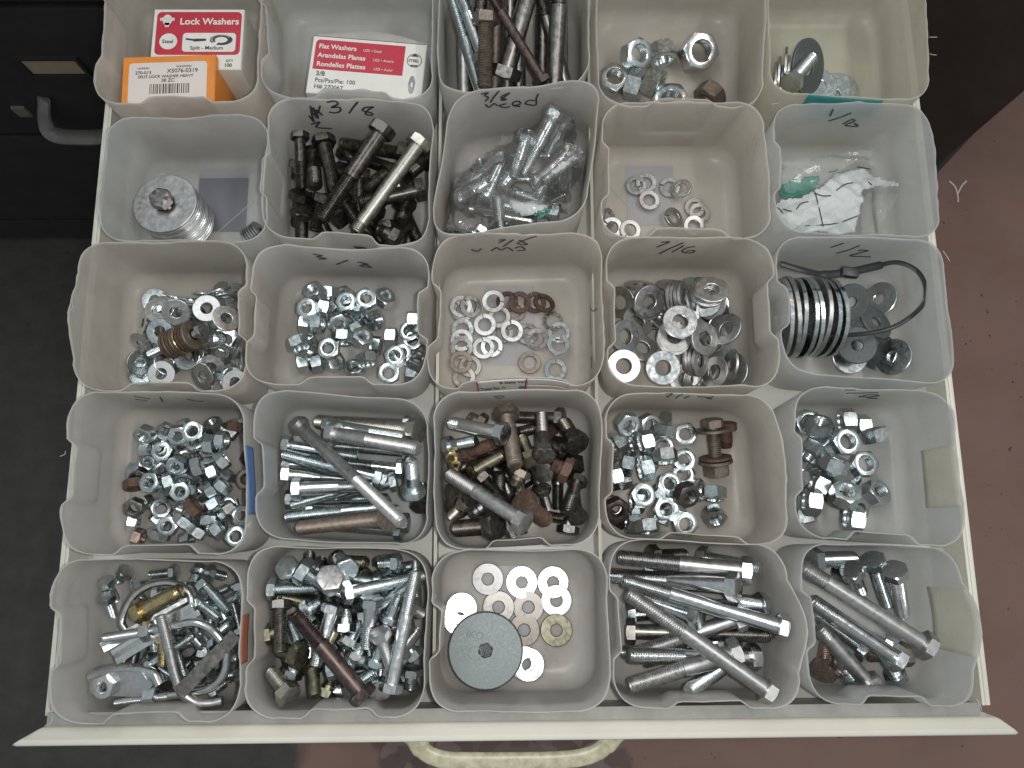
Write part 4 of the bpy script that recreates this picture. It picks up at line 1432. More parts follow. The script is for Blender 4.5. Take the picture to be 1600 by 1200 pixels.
    for k, (a, b_) in enumerate((('Flat Washers', 'USS • Steel'), ('Arandelas Planas', 'USS • Acero'), ('Rondelles Plattes', 'USS • Acier'))):
        put(a, .06, .785 - k * .155, w_ * .062, 'print_white', 0.02)
        put(b_, (.45, .545, .56)[k], .785 - k * .155, w_ * .036, 'print_pink', 0.004)
    put('3/8', .065, .31, w_ * .062, 'print_black', 0.012, zt)
    put('Pcs/Pzs/Pie: 100', .065, .20, w_ * .055, 'print_black', 0.004, zt)
    put('H# 270067', .065, .09, w_ * .055, 'print_black', 0.004, zt)
    annulus('emblem', X(.905), Y(.70), w_ * .066, w_ * .060, zt, zt + .0001, 'print_black', root)
    put('STEEL', .853, .675, w_ * .036, 'print_black', 0.018, zt)
    flat_shape('emblem', [(X(.865), Y(.77)), (X(.945), Y(.77)), (X(.92), Y(.80)), (X(.905), Y(.83)), (X(.89), Y(.80))], zt, zt + .0001, 'print_black', root)
    flat_shape('emblem', [(X(.87), Y(.625)), (X(.94), Y(.625)), (X(.93), Y(.60)), (X(.88), Y(.60))], zt, zt + .0001, 'print_black', root)
    annulus('washer_drawing', X(.905), Y(.28), w_ * .03, w_ * .009, zt, zt + .0001, 'print_grey', root, 2.9)
    # curled flap standing up along its rear edge, its shade painted in as grey
    V, F = [], []
    n = 16
    for i in range(n + 1):
        t = i / n
        x = X(.03 + .95 * t)
        a = math.sin(math.pi * t) * 0.007 + 0.0015
        for (dy, dz) in ((0, 0.0), (a * 0.6, 0.0006), (a, -0.0008), (a * 0.6, -0.0006), (0, -0.0012)):
            V.append((x, h_ / 2 + dy + 0.0006, zt - 0.0006 + dz))
    for i in range(n):
        for k in range(5):
            F.append((i * 5 + k, i * 5 + (k + 1) % 5, (i + 1) * 5 + (k + 1) % 5, (i + 1) * 5 + k))
    link('rear_flap', pymesh('rear_flap', V, F, 'card_grey', 50), None, root)
cartons()

f = Fr(660, 0, 3)
b = B['a3']
wh, gr = 'lying lengthwise in the bin of long thick bolts', 'long thick bolts beside the flat washers carton bin'
bolts(b, f, '450,330>440,-190:13z 250,380>290,-190:12d 560,330>560,-190:13d 680,320>660,-180:13g', wh, gr, tf=.3, limit=1.1)
bolts(b, f, '140,345>135,-170:11g 340,395>350,-150:12n 205,320>215,-150:11z 735,265>715,-160:11d 395,395>420,-150:10d 620,290>640,-190:14d', wh, gr, tf=.3, limit=1.1)
bolts(b, f, '555,240>545,-170:15d 228,95>215,-190:11z 300,130>290,400:13nF', wh, gr, tf=.3, limit=1.1)
bolts(b, f, '555,370>275,0:8m', 'lying slantwise on the bin of long thick bolts', 'stud on the long bolts', tf=.4, limit=1.25)

f = Fr(910, 0, 3)
b = B['a4']
wh, gr = 'in the bin holding a few very large nuts', 'very large nuts'
nuts(b, f, '150,370u 375,245s@90 255,250t@-60 600,445sn 240,420s 320,430s', .0238, .0138, .0145, wh, gr)
nuts(b, f, '375,400u@0', .0270, .0145, .0165, wh, gr, adj='flanged')
nuts(b, f, '545,240t@-80', .0290, .0190, .0180, wh, gr, default='w', adj='extra thick')

f = Fr(1180, 0, 3)
b = B['a5']
wh, gr = 'in the bin with the pink patch', 'big washers in the pink patch bin'
for k, (x, y) in enumerate(((60, 385), (66, 378), (72, 372), (78, 366), (84, 360), (92, 352))):
    washers(b, f, '%d,%ds@%d' % (x + 40, y, 0), .036, .012, .0022, 'standing on edge ' + wh, gr, default='g')
washers(b, f, '400,420u 370,440u 300,400u', .034, .013, .0022, wh, gr)
washers(b, f, '235,330t@-40', .046, .014, .0026, 'leaning ' + wh, gr, default='t', adj='extra large')
bolts(b, f, '160,400>285,250:11wF', 'lying on the extra large washer', 'bolt on the big washers', limit=1.25)

# ------------------------------------------------------------------ row b
f = Fr(0, 0, 3)
b = B['b1']
c0 = W(290, 352, 0.004)
ax = np.array((-0.05, 0.09, 1.0)); ax /= np.linalg.norm(ax)
base = np.array((c0[0], c0[1], 0.0040 + 0.0022))
items = [(washer_mesh(.052, .0145, .0026, 'gwzg'[i % 4]), .052, .0145, .0026, i * .00285) for i in range(13)]
axis_stack(b, 'flat_washer', base + np.array((0, 0, 0.001)), ax, items, 'large grey washer in the tall tilted stack of the nearly empty bin', 'tall washer stack')
top = base + np.array((0, 0, 0.001)) + ax * (13 * .00285 + 0.0016)
bolt_object(.0105, .030, 'd', .98, mat4(frame(-ax, .2), top), 'dark hex bolt through the tall tilted washer stack', 'bolt through the stack')
for i in range(6):
    washers(b, f, '%d,%ds@%d' % (1178 + i * 10, 1128 - i * 8, 38), .024, .010, .0018, 'in the short leaning row beside the tall washer stack', 'short row of washers', default='g')

f = Fr(400, 0, 3)
b = B['b2']
wh, gr = 'in the bin marked new 3/8', 'black bolts in the new 3/8 bin'
fill_bolts(b, 12, (.0105, .011, .0115), (.034, .044, .056), 'kkkd', wh, gr, region=lambda x, y: y < W(540, 235, .02)[1])
for x, y, t in ((165, 915, 40), (205, 995, 35), (690, 1060, 50), (240, 880, 60)):
    head_up(b, f(x, y), .0105, .024, 'k', 'black hex bolt standing head up in the bin marked new 3/8', 'upright black bolts', t, 250)
bolts(b, f, '200,790>190,860:10d 430,720>490,790:11d 620,800>500,880:11k 810,730>700,830:11k 480,1000>380,1070:11k 560,980>545,1110:11kF 640,1100>560,1060:11k 690,960>685,1050:11k 650,720>390,620:12kF 750,890>470,940:12k 270,740>305,940:12k 325,670>365,910:11.5kF 215,700>300,920:9k', wh, gr, default='k', tf=.5)
bolts(b, f, '600,670>300,1040:13k', 'long and uppermost ' + wh, 'long black bolt', tf=.4, limit=1.25)
lay_bolt(b, f(757, 683), .074, f(466, 1085), .060, .0112, 'y', .1, 'stained yellowish hex bolt, long and plain, lying across the black bolts', 'long pale bolt')

f = Fr(660, 0, 3)
b = B['b3']
wh, gr = 'inside the clear plastic bag', 'bagged zinc bolts'
fill_bolts(b, 12, (.0095,), (.040, .050, .060), 'zzw', wh, gr, region=lambda x, y: x > W(700, 200, .02)[0])
bolts(b, f, '140,880>290,820:9z 180,960>330,880:9w 130,1040>260,960:9z 670,610>560,720:9.5z 710,745>560,860:10w 440,550>375,910:10w 600,575>480,830:10.5w 480,700>420,860:9z 250,900>210,1040:9z', wh, gr, tf=.4)

f = Fr(910, 0, 3)
b = B['b4']
washers(b, f, '300,855u 255,865u 410,875u 465,880t@150 315,935u 430,1015t 530,970u 550,995u 120,1020q 140,1065u 225,1075u 525,1055u', .0180, .0105, .0022, 'on the floor of the unmarked bare bin', 'grey lock washers in the bare bin', default='g', kind='lock')

# ------------------------------------------------------------------ row c
f = Fr(80, 350, 4.285)
b = B['c1']
wh, gr = 'in the bin with one rusty bolt stack', 'small washers round the rusty bolt stack'
fill_rings(b, 22, lambda m: washer_mesh(.0215, .0088, .0016, m), pts_ring(.0215, .0088, .0016), 'flat_washer', wh, gr, 'zzg', 'flat washer', 'washer', 'uttq', nut=False, region=lambda x, y: x > W(205, 500, .01)[0] and y < W(300, 445, .01)[1])
washers(b, f, '830,490s@70 930,500s@85 1030,470s@95 1150,480s@100 900,540q@80 1180,510s@110 980,530s@90 610,660q@190 600,800q 590,990q 1240,920q@200 1230,830q@160 1080,770t 905,890u 720,715u 1060,960t 1110,1080u 600,930q', .0215, .0088, .0016, wh, gr)
washers(b, f, '705,570u 820,580t@-60 1035,560u 1170,630t@30 730,1000u 1010,1020t 1225,1060u', .0215, .0088, .0016, wh, gr, default='g')
_, Rm, pos, l = drop_bolt(b, f(1050, 680), f(565, 890), .0075, 'z', .45, 'zinc bolt threaded through the brown rusty washers', 'bolt of the rusty washers', rnd)
def on_axis(b, Rm, pos, l, rows, label, group, lift):
    a = Rm[:, 2]
    for t, od, idm, th, m in rows:
        p = pos + a * l * t
        o = link('flat_washer', washer_mesh(od, idm, th, m)); o.matrix_world = mat4(frame(a, t * 9), p)
        commit(b, pts_ring(od, idm, th), frame(a, 0), p)
        tag(o, label, 'washer', group)
on_axis(b, Rm, pos, l, [(.12 + .062 * i, .0235, .0090, .0024, 'nrrbnr'[i % 6]) for i in range(8)], 'brown rusty washer threaded on the bolt among small washers', 'rusty washers on the bolt', 0)

f = Fr(360, 350, 4.285)
b = B['c2']
nuts(b, f, '760,480u 680,570s 630,565s@0 850,620s@60 840,715s@20 520,750s@30 575,930s@0 485,930s@0 690,920t 830,970t 1210,995s 1245,910t 1220,780u 1200,720u 1075,755s@0 970,815s@-20 1150,870u 505,665s@0 595,675s@0 655,455s@90 560,450t@120 1030,490t@40 715,650t@-60 965,640q@10 760,770s@80 505,840s@-35 915,905s@90 1225,645s@0 880,760t 850,560s 450,800s',
     .0153, .0088, .0092, 'in the loose nut bin marked 3/8', 'nuts in the 3/8 bin')
nuts(b, f, '515,565u 780,520u 910,500u 655,830u 1105,885u 1070,1010u', .0153, .0088, .0092, 'in the loose nut bin marked 3/8', 'nuts in the 3/8 bin')

f = Fr(650, 340, 4.139)
b = B['c3']
wh, gr = 'in the bin with the nutrition label', 'lock washers in the nutrition label bin'
washers(b, f, '560,740ud 720,750ud 300,600ud 640,600un 590,540ur 770,545ur 300,720uw 490,830u 350,960uy 540,640uy 290,570u 310,1030uy 925,740uw', .0186, .0110, .0022, wh, gr, default='g', kind='lock')
washers(b, f, '885,665ud', .0190, .0112, .0010, wh, 'toothed washer', default='d', kind='star', adj='toothed')
washers(b, f, '350,570t 500,535t@-80 670,545ur 830,550tr@60 445,690u 295,790u 435,840u 620,730u 780,780t 920,815uw 905,970uw 735,935un 295,840u 290,930un', .0188, .0112, .0022, wh, gr, default='g', kind='lock')

f = Fr(920, 350, 4.284)
b = B['c4']
wh, gr = 'in the heap of the bin marked 7/16', 'thick washers in the 7/16 bin'
fill_rings(b, 14, lambda m: washer_mesh(.0265, .0120, .0022, m), pts_ring(.0265, .0120, .0022), 'flat_washer', wh, gr, 'zgg', 'flat washer', 'washer', 'uttq', nut=False, region=lambda x, y: x < W(1150, 500, .01)[0] and y < W(1000, 440, .01)[1])
washers(b, f, '350,410q@100 560,410q@95 800,420q@80 215,520t@200 330,650t@20 330,870t@60 650,1040u 720,1030t 930,700q@170 850,990q@180 910,960q@170 940,960q@175 960,940s@175 405,530t@-50 400,520t@-50 405,515t@-50', .0265, .0120, .0022, wh, gr, default='g')
washers(b, f, '570,480q@5 592,482q@5 614,484q@5 640,486q@5 690,490q@5 800,470t@110 806,500t@110 812,530t@110 812,560t@110 690,900q@-15 720,905q@-15 750,910q@-15 570,770u 575,750u', .0265, .0120, .0022, wh, gr, default='g')
washers(b, f, '245,750t@-30 235,950u 830,765t@-20', .0265, .0120, .0022, wh, gr, default='g')
washers(b, f, '615,650u 500,960u', .0270, .0120, .0024, wh, gr, default='w')

f = Fr(1180, 350, 4.285)
b = B['c5']
wh = 'in the bin with the black cable tie'
c0 = W(*f(335, 625), 0.034)
for i in range(8):
    od = .0635 + (.0014 if i % 2 else 0)
    an = R(-7 + 2.2 * i + (1.6 if i % 3 == 0 else -1.0))
    axs = np.array((math.cos(an), 0.05 * math.sin(i * 2.1), -math.sin(an)))
    axs = axs / np.linalg.norm(axs)
    p = np.array((c0[0] - .0185 + .0050 * i, c0[1] + .0006 * math.sin(i * 1.7), od / 2 + .0016))
    m = 'wgwzwgzw'[i]
    o = link('flat_washer', washer_mesh(od, .036, .0034, m)); o.matrix_world = mat4(frame(axs, .7 * i), p)
    commit(b, pts_ring(od, .036, .0034), frame(axs, 0), p)
    tag(o, 'huge bright ring washer standing on edge ' + wh, 'washer', 'huge washers on edge')
washers(b, f, '640,720t@100 840,860q@175 905,900q@178 840,500q@170 640,880u', .0300, .0090, .0024, wh, 'wide washers by the cable tie', default='z', adj='wide')
washers(b, f, '800,660t@30 650,520t@-80 640,835u', .0305, .0090, .0024, wh, 'wide washers by the cable tie', default='t', adj='wide')
# cable tie
P = [(170, 265), (330, 312), (480, 338), (650, 318), (800, 285), (950, 257), (1080, 310), (1140, 420), (1120, 540), (1000, 650), (850, 715), (650, 742), (480, 745)]
zs = [.072, .070, .066, .064, .062, .060, .058, .055, .050, .046, .044, .046, .054]
tie = empty('cable_tie', Matrix.Translation(W(*f(650, 500), 0.03)))
tag(tie, 'black nylon cable tie looped over the huge washers', 'cable tie')
o0 = np.array(tie.location)
path = smooth_path([W(*f(x, y), z) - o0 for (x, y), z in zip(P, zs)], 8)
link('strap', tube_mesh('strap', path, [.0019 if i > 34 else (.0034 if i > 14 else .0024) for i in range(len(path))], 'black_nylon', 8, 0.42), None, tie)
hp = W(*f(630, 325), .0655) - o0
box('lock_head', tuple(hp), (.013, .0075, .006), 'black_nylon', tie, .001, rot=Matrix.Rotation(R(-8), 3, 'Z'))

# ------------------------------------------------------------------ row d
f = Fr(70, 590, 4.138)
b = B['d1']
wh, gr = 'in the bin with the blue stripe', 'small nuts in the blue striped bin'
nm = lambda m: nut_mesh(.0132, .0072, .0080, m)
fill_rings(b, 38, nm, pts_ring(.0132, .0080, .0072, .0132), 'hex_nut', wh, gr, 'zzzzd', 'hex nut', 'nut', 'utsss', region=lambda x, y: x > W(195, 760, .01)[0])
nuts(b, f, '905,320s@20 640,455s@0 905,420s@-40 575,605s@0 1105,410s 1185,380s@70 1230,315sr 630,700sr 780,755s 845,685s@20 880,735t 1030,565s@20 1125,560s@60 1055,620s@30 960,680t 1040,700s@60 1095,770s 1240,775s@40 985,805sr@50 1045,860s 1150,830s 860,820t 930,870s@20 570,930s@0 735,920s 950,945s@60 1030,930s 1090,950s@45 1190,940s 600,1035sc 700,1015s 745,1020s 1020,1055s@0 1290,650s 1130,730t 1290,405tr 660,555t@60 860,590t@-40 1095,310t@100',
     .0132, .0072, .0080, wh, gr)
nuts(b, f, '785,350u 645,365t@-90 780,485u 990,485t@-60 1010,365u 1230,520ur 1200,660un 705,685u 570,840td@-80 745,850t 845,960u 1265,890t 1130,1030u', .0140, .0078, .0084, wh, gr)

f = Fr(370, 590, 4.138)
b = B['d2']
wh, gr = 'crosswise in the bin of long shiny bolts', 'long zinc bolts lying crosswise'
bolts(b, f, '1110,235>640,215:8.5z 350,790>1000,780:9z 1100,480>500,430:9z 1060,1045>560,1010:9z 420,640>1040,660:9z 480,870>1060,850:9z 1080,940>420,930:9z 330,560>880,580:9z', wh, gr)
bolts(b, f, '1190,340>385,175:12yF', wh, gr, adj='full thread', limit=1.25)
bolts(b, f, '1040,590>620,540:9z 300,415>760,510:9.5z 1000,680>640,780:9z 560,300>1165,410:9z 960,840>305,905:9.5z 300,620>780,660:10w 850,690>345,830:9z 905,640>265,490:10z 415,720>860,700:10.5w', wh, gr, limit=1.0)
bolts(b, f, '1060,925>295,990:11nF', wh, gr, adj='full thread', limit=1.25)
bolts(b, f, '610,360>1240,490:11g', wh, gr, limit=1.1)
head_up(b, f(1205, 800), .0100, .018, 'd', 'dark bolt standing head up at the end of the long shiny bolts', 'upright dark bolt', 40, 90)
bolts(b, f, '1190,745>1195,520:10.5z', 'lying square to the long shiny bolts', 'crossing bolt', tf=.5, limit=1.25)
bolts(b, f, '350,262>1215,1025:9.5g', 'longest of all, slanting over shiny bolts', 'longest slanting bolt', tf=.32, limit=1.25)

f = Fr(650, 590, 4.139)
b = B['d3']
wh, gr = 'in the bin of mixed dark bolts', 'mixed dark and rusty bolts'
fill_bolts(b, 16, (.0085, .0095, .010), (.026, .034, .042), 'dddko', wh, gr)
for x, y, m in ((805, 550, 'y'), (240, 830, 'd'), (1010, 545, 'k')):
    head_up(b, f(x, y), .0115, .022, m, label_of('bolt standing head up', m, 'among the mixed dark bolts'), 'upright mixed bolts', 45, 90 if x > 900 else 40)
bolts(b, f, '985,975>1000,860:10d 390,270>340,240:11n 870,320>860,410:10rF 240,750>330,720:9d 390,860>480,800:9g 330,800>200,920:9y 500,890>365,930:8dF 910,460>770,440:11k 925,255>560,240:10.5d 330,485>530,430:10r 200,445>400,410:9.5z 375,600>600,480:9.5oF 660,650>640,690:9n 935,590>880,560:11r 815,720>860,870:8dF 1010,860>1010,620:9.5d 440,650>640,880:9kF 495,610>640,850:9g 900,650>895,900:9.5d 740,710>680,540:10o 520,965>190,990:13kF 1010,550>985,340:12k 655,335>575,740:12nF 700,520>815,190:10.5d', wh, gr, default='d', tf=.6)
nuts(b, f, '225,510tb 255,565tb', .0090, .0055, .0052, wh, 'small yellow nuts', default='b', adj='small')
bolts(b, f, '690,810>885,950:12.5r', 'orange and stout ' + wh, 'stout orange bolt', tf=.2, limit=1.25)
bolts(b, f, '575,375>190,295:10.5w', 'lying uppermost ' + wh, 'shiny bolts on the dark ones', tf=.25, limit=1.25)
bolts(b, f, '690,940>180,600:11g', 'longest and slanting ' + wh, 'slanting bolt on the dark ones', tf=.42, limit=1.25)

f = Fr(920, 590, 4.138)
b = B['d4']
wh, gr = 'in the bin with the rusty washered bolt', 'nuts beside the rusty washered bolt'
nuts(b, f, '505,260s@0 385,310t@-30 195,415s 315,430s@0 370,420s@0 490,440u 230,645s 430,540s 610,625u 560,740t 175,915sd 160,840u 285,980s@0 380,975s 450,965s@70 320,900s@10 700,730t@20 195,560t 350,760u 430,800s 560,880s 250,560s',
     .0168, .0095, .0102, wh, gr)
nuts(b, f, '250,300t@-60 495,345s@90 490,510s@90 335,550s@0 330,640s@0 625,365u 615,535u 470,690u 475,845u 620,945u 250,780tm@-70 610,790td@-60 815,750s@90 815,895t@-80', .0172, .0097, .0104, wh, gr)
bolts(b, f, '880,330>890,470:11r', 'short, under the rusty washered bolt', 'short rusty bolt', tf=.4)
o, Rm, pos, l = drop_bolt(b, f(780, 310), f(815, 665), .0105, 'n', .9, 'rusty hex bolt carrying rusty washers and a nut', 'rusty washered bolt', rnd)
a = Rm[:, 2]
up = np.array((0, 0, 0.0075))
o.matrix_world = mat4(Rm, pos + up); pos = pos + up
on_axis(b, Rm, pos, l, [(.06, .0270, .0112, .0024, 'n'), (.62, .0255, .0112, .0022, 'r'), (.70, .0268, .0112, .0024, 'n')], 'rusty washer threaded on the rusty hex bolt', 'rusty washers of the hex bolt', 0)
p = pos + a * l * .86
nn = link('hex_nut', nut_mesh(.0185, .0098, .0108, 'n')); nn.matrix_world = mat4(frame(a, .4), p)
tag(nn, 'rusty brown nut screwed on the end of the rusty hex bolt', 'nut')

f = Fr(1180, 590, 4.139)
b = B['d5']
wh, gr = 'in the bin of large nuts marked 1/2', 'large nuts in the 1/2 bin'
nuts(b, f, '340,290u 310,900s 300,780s 600,640t 430,550t 540,780sn 330,640s 415,700s 430,430s 690,320s@0 650,850t 440,640s', .0190, .0109, .0120, wh, gr)
nuts(b, f, '595,280s@0 780,370s@90 355,490s@45 510,560q@60 520,710so@60 385,770s@0 640,915s@0 415,320t@95 590,415u 705,560u 790,745t@30 440,920t@80', .0190, .0109, .0120, wh, gr)

# ------------------------------------------------------------------ row e
f = Fr(50, 840, 3.872)
b = B['e1']
wh, gr = 'in the bin of U-bolts', 'small zinc bolts under the U-bolts'
fill_bolts(b, 40, (.0060, .0070, .0080), (.020, .026, .034), 'zzzw', wh, gr, region=lambda x, y: x > W(165, 1000, .01)[0])
bolts(b, f, '560,220>520,270:8z 480,260>530,400:8zF 460,350>490,500:8zF 860,210>700,225:7.5zF 1000,200>960,300:8z 1090,210>1190,240:7.5zF 1040,290>1190,460:8.5zF 1030,400>1140,490:8zF 1240,300>1255,440:8zF 770,340>850,330:8z 1040,610>1120,560:8z 1060,830>1000,870:8w 800,630>780,790:8b 570,310>640,280:8z 1100,950>1180,900:8z 1130,700>1200,760:8z', wh, gr)

def path_piece(b, name, label, cat, f, P, r, mat, z=0.045, group=None, nseg=12, extra=None, threads=()):
    pts = smooth_path([W(*f(x, y), z) for x, y in P], 8)
    c = np.mean(pts, 0)
    loc = np.array([p - c for p in pts]); loc[:, 2] = 0
    # samples along the rod
    S_ = []
    for p in loc:
        for a in np.linspace(0, 2 * math.pi, 10, endpoint=False):
            S_.append(p + np.array((r * math.cos(a), r * math.sin(a) * .7, r * math.sin(a))))
        S_.append(p - np.array((0, 0, r))); S_.append(p + np.array((0, 0, r)))
    S_ = np.array(S_)
    frs = [frame((math.sin(R(t)) * math.cos(a), math.sin(R(t)) * math.sin(a), math.cos(R(t)))) for t in (0, 5, 10) for a in np.linspace(0, 6.28, 8)]
    # frame() with a vertical axis keeps x = y-cross; undo it so that local axes stay with the world
    base = np.linalg.inv(frame((0, 0, 1)))
    frs = [F_ @ base for F_ in frs]
    Rm, pos = settle(b, S_, c[:2], frs, limit=1.4)
    commit(b, S_, Rm, pos)
    root = empty(name, mat4(Rm, pos))
    tag(root, label, cat, group)
    link('rod', tube_mesh('rod', loc, r, mat, nseg), None, root)
    for (i0, i1) in threads:
        p0, p1 = loc[i0], loc[i1]
        L_ = np.linalg.norm(p1 - p0)
        t = link('thread', thread_mesh(q1(2 * r * 1.14, .0001), 0.0, q1(L_, .001), mat), None, root)
        t.matrix_local = mat4(frame((p1 - p0) / L_), p0)
    return root, loc, Rm, pos
def rod_nut(root, loc, i, af, h, hole, mat):
    d = loc[min(i + 1, len(loc) - 1)] - loc[i - 1]
    o = link('nut', nut_mesh(af, h, hole, mat), None, root)
    o.matrix_local = mat4(frame(d / np.linalg.norm(d), .2), loc[i])

def bar(b, name, label, cat, f, p, q, wid, th, mat, z=0.04, group=None, tilt=0.0):
    A, C = W(*f(*p), z), W(*f(*q), z)
    d = C - A; ln = np.linalg.norm(d); ang = math.atan2(d[1], d[0])
    c = (A + C) / 2
    bm = bmesh.new(); box_bm(bm, (0, 0, 0), (ln, wid, th), None, min(th, wid) * .18)
    me = bpy.data.meshes.new(name); bm.to_mesh(me); bm.free(); me.materials.append(MATS[mat])
    xs = np.arange(-ln / 2, ln / 2 + .0005, .001); ys = np.arange(-wid / 2, wid / 2 + .0005, .0008)
    G = np.array([(x, y, s_ * th / 2) for x in xs for y in ys for s_ in (-1, 1)])
    def fm(rx, ry):
        return np.array((Matrix.Rotation(ang, 3, 'Z') @ Matrix.Rotation(R(ry), 3, 'Y') @ Matrix.Rotation(R(rx) + tilt, 3, 'X')))
    frs = [fm(rx, ry) for rx in (-8, 0, 8) for ry in range(-24, 25, 4)]
    px = ((f(*p)[0] + f(*q)[0]) / 2, (f(*p)[1] + f(*q)[1]) / 2)
    o, Rm, pos = solid(b, name, me, G, px, frs, z)
    tag(o, label, cat, group)
    return o
path_piece(b, 'u_bolt', 'thin bright U-bolt arching over the small zinc bolts', 'U-bolt', f, [(560, 560), (530, 510), (560, 420), (620, 340), (720, 285), (850, 275), (960, 330), (990, 420)], .0026, 'w', group='U-bolts')
for i in range(5):
    bar(b, 'metal_strip', 'thin ridged metal strip of the bundle beneath the U-bolts', 'metal strip', f, (445 + i * 16, 650 + i * 25), (960 + i * 14, 355 + i * 24), .0042, .0016, 'wwwww'[i], group='bundle of metal strips')
bolts(b, f, '690,430>960,310:11b', 'stout sleeve anchor beside the thin U-bolt', 'brass sleeve anchor', tf=.15, limit=1.25)
root, loc, _, _ = path_piece(b, 'u_bolt', 'bright U-bolt with two nuts, its bow against the bin wall', 'U-bolt', f,
    [(470, 600), (600, 580), (740, 555), (900, 520), (1040, 500), (1140, 555), (1205, 670), (1185, 810), (1100, 900), (980, 930), (840, 955), (700, 970), (510, 1005)], .0031, 'w', group='U-bolts', threads=((16, 0), (80, 96)))
rod_nut(root, loc, 16, .0128, .0072, .0068, 'w'); rod_nut(root, loc, 86, .0140, .0085, .0068, 'z')
path_piece(b, 'hook_rod', 'thick bent rod lying over the pale bracket plate', 'rod', f, [(325, 850), (400, 815), (520, 800), (650, 805), (750, 835), (790, 890)], .0048, 'w')
# square plate with a hole and a hooked rod over it
def plate():
    px = f(505, 925)
    bm = bmesh.new()
    hw, hh, r, th = .025, .0085, .0052, .0015
    n = 24
    ring = [bm.verts.new((-.0165 + r * math.cos(2 * math.pi * i / n), r * math.sin(2 * math.pi * i / n), th)) for i in range(n)]
    outer = []
    for i in range(n):
        a = 2 * math.pi * i / n
        c, s_ = math.cos(a), math.sin(a)
        x0, x1 = -hw + .0165, hw + .0165
        k = min((x1 / c) if c > 1e-6 else 1e9, (x0 / c) if c < -1e-6 else 1e9, abs(hh / s_) if abs(s_) > 1e-6 else 1e9)
        outer.append(bm.verts.new((-.0165 + k * c, k * s_, th)))
    fs = [bm.faces.new((ring[i], ring[(i + 1) % n], outer[(i + 1) % n], outer[i])) for i in range(n)]
    e = bmesh.ops.extrude_face_region(bm, geom=fs)
    bmesh.ops.translate(bm, vec=(0, 0, -th), verts=[v for v in e['geom'] if isinstance(v, bmesh.types.BMVert)])
    bmesh.ops.recalc_face_normals(bm, faces=bm.faces)
    me = bpy.data.meshes.new('bracket_plate'); bm.to_mesh(me); bm.free(); me.materials.append(MATS['w'])
    G = np.array([(x, y, z) for x in np.arange(-hw, hw, .001) for y in np.arange(-hh, hh, .001) for z in (0, th)])
    base = np.linalg.inv(frame((0, 0, 1)))
    frs = [frame((math.sin(R(t)) * math.cos(a), math.sin(R(t)) * math.sin(a), math.cos(R(t)))) @ base for t in (0, 6, 12) for a in np.linspace(0, 6.28, 8)]
    o, Rm, pos = solid(b, 'bracket_plate', me, G, px, frs, .03)
    tag(o, 'pale flat bracket plate with a hole in the corner', 'bracket')
plate()
nuts(b, f, '430,905u', .0150, .0070, .0080, 'over the hole of the bracket plate', 'nut on the plate', default='w')
root, loc, _, _ = path_piece(b, 'u_bolt', 'dull grey U-bolt with threaded leg hooked round the bright one', 'U-bolt', f, [(845, 450), (865, 560), (885, 680), (905, 800), (940, 920), (1010, 985), (1090, 1000), (1170, 985)], .0038, 'g', group='U-bolts', threads=((14, 0),))
bar(b, 'flat_bar', 'flat steel bar leaning across the bow of the bright U-bolt', 'metal bar', f, (900, 930), (1230, 590), .010, .0018, 'd', group=None, tilt=R(28))

f = Fr(360, 830, 3.87)
b = B['e2']
wh, gr = 'in the crammed bin of short bolts', 'short bolts of the crammed bin'
fill_bolts(b, 42, (.0080, .0090, .0095), (.022, .028, .034, .042), 'zzzzdo', wh, gr)
hu = 'bolt standing head up in the crammed bin'
for x, y, m, t in ((405, 130, 'z', 35), (800, 150, 'z', 40), (830, 860, 'z', 40), (960, 970, 'z', 45), (240, 835, 'o', 45), (310, 520, 'o', 30), (1040, 1000, 'z', 40)):
    head_up(b, f(x, y), .0105, .020, m, label_of(hu, m, ''), 'upright bolts of the crammed bin', t)
bolts(b, f, '345,270>610,260:9.5zF 540,150>740,190:12zF 1000,155>890,150:9z 645,280>1100,190:9.5z 800,320>1090,250:9z 570,370>640,350:9z 450,430>455,640:9zF 500,420>530,560:9zF 930,450>800,440:9gF 1090,450>1170,520:9gF 1150,780>1150,560:8z 1160,520>1165,370:8z 760,690>890,660:9.5z 770,770>890,740:9zF 595,570>560,470:9w 915,810>980,860:9z 590,1010>620,950:9o 620,860>740,1000:9.5oF 540,860>580,760:9z 980,800>1000,900:9z 880,740>920,700:8z 200,620>290,600:9o 420,750>280,700:11o', wh, gr, tf=.5)
bolts(b, f, '380,380>400,650:9.5dF 655,400>672,720:9.5w 740,350>795,620:10w 930,490>995,750:9gF', wh, gr, tf=.6)
bolts(b, f, '1105,955>1020,300:9.5w', 'long and straight ' + wh, 'long bolt along the wall', tf=.42, limit=1.25)
head_up(b, f(485, 960), .0110, .020, 'y', 'pale yellowish bolt lying head up with dark spring washers', 'pale yellowish bolt', 55, 140)
head_up(b, f(830, 300), .0115, .016, 'g', 'broad grey hex bolt standing head up on the crammed bin', 'broad upright bolt', 27, 250)
bolts(b, f, '840,985>465,530:11.5m', 'slanting on top ' + wh, 'slanting dark bolt', tf=.42, limit=1.25)

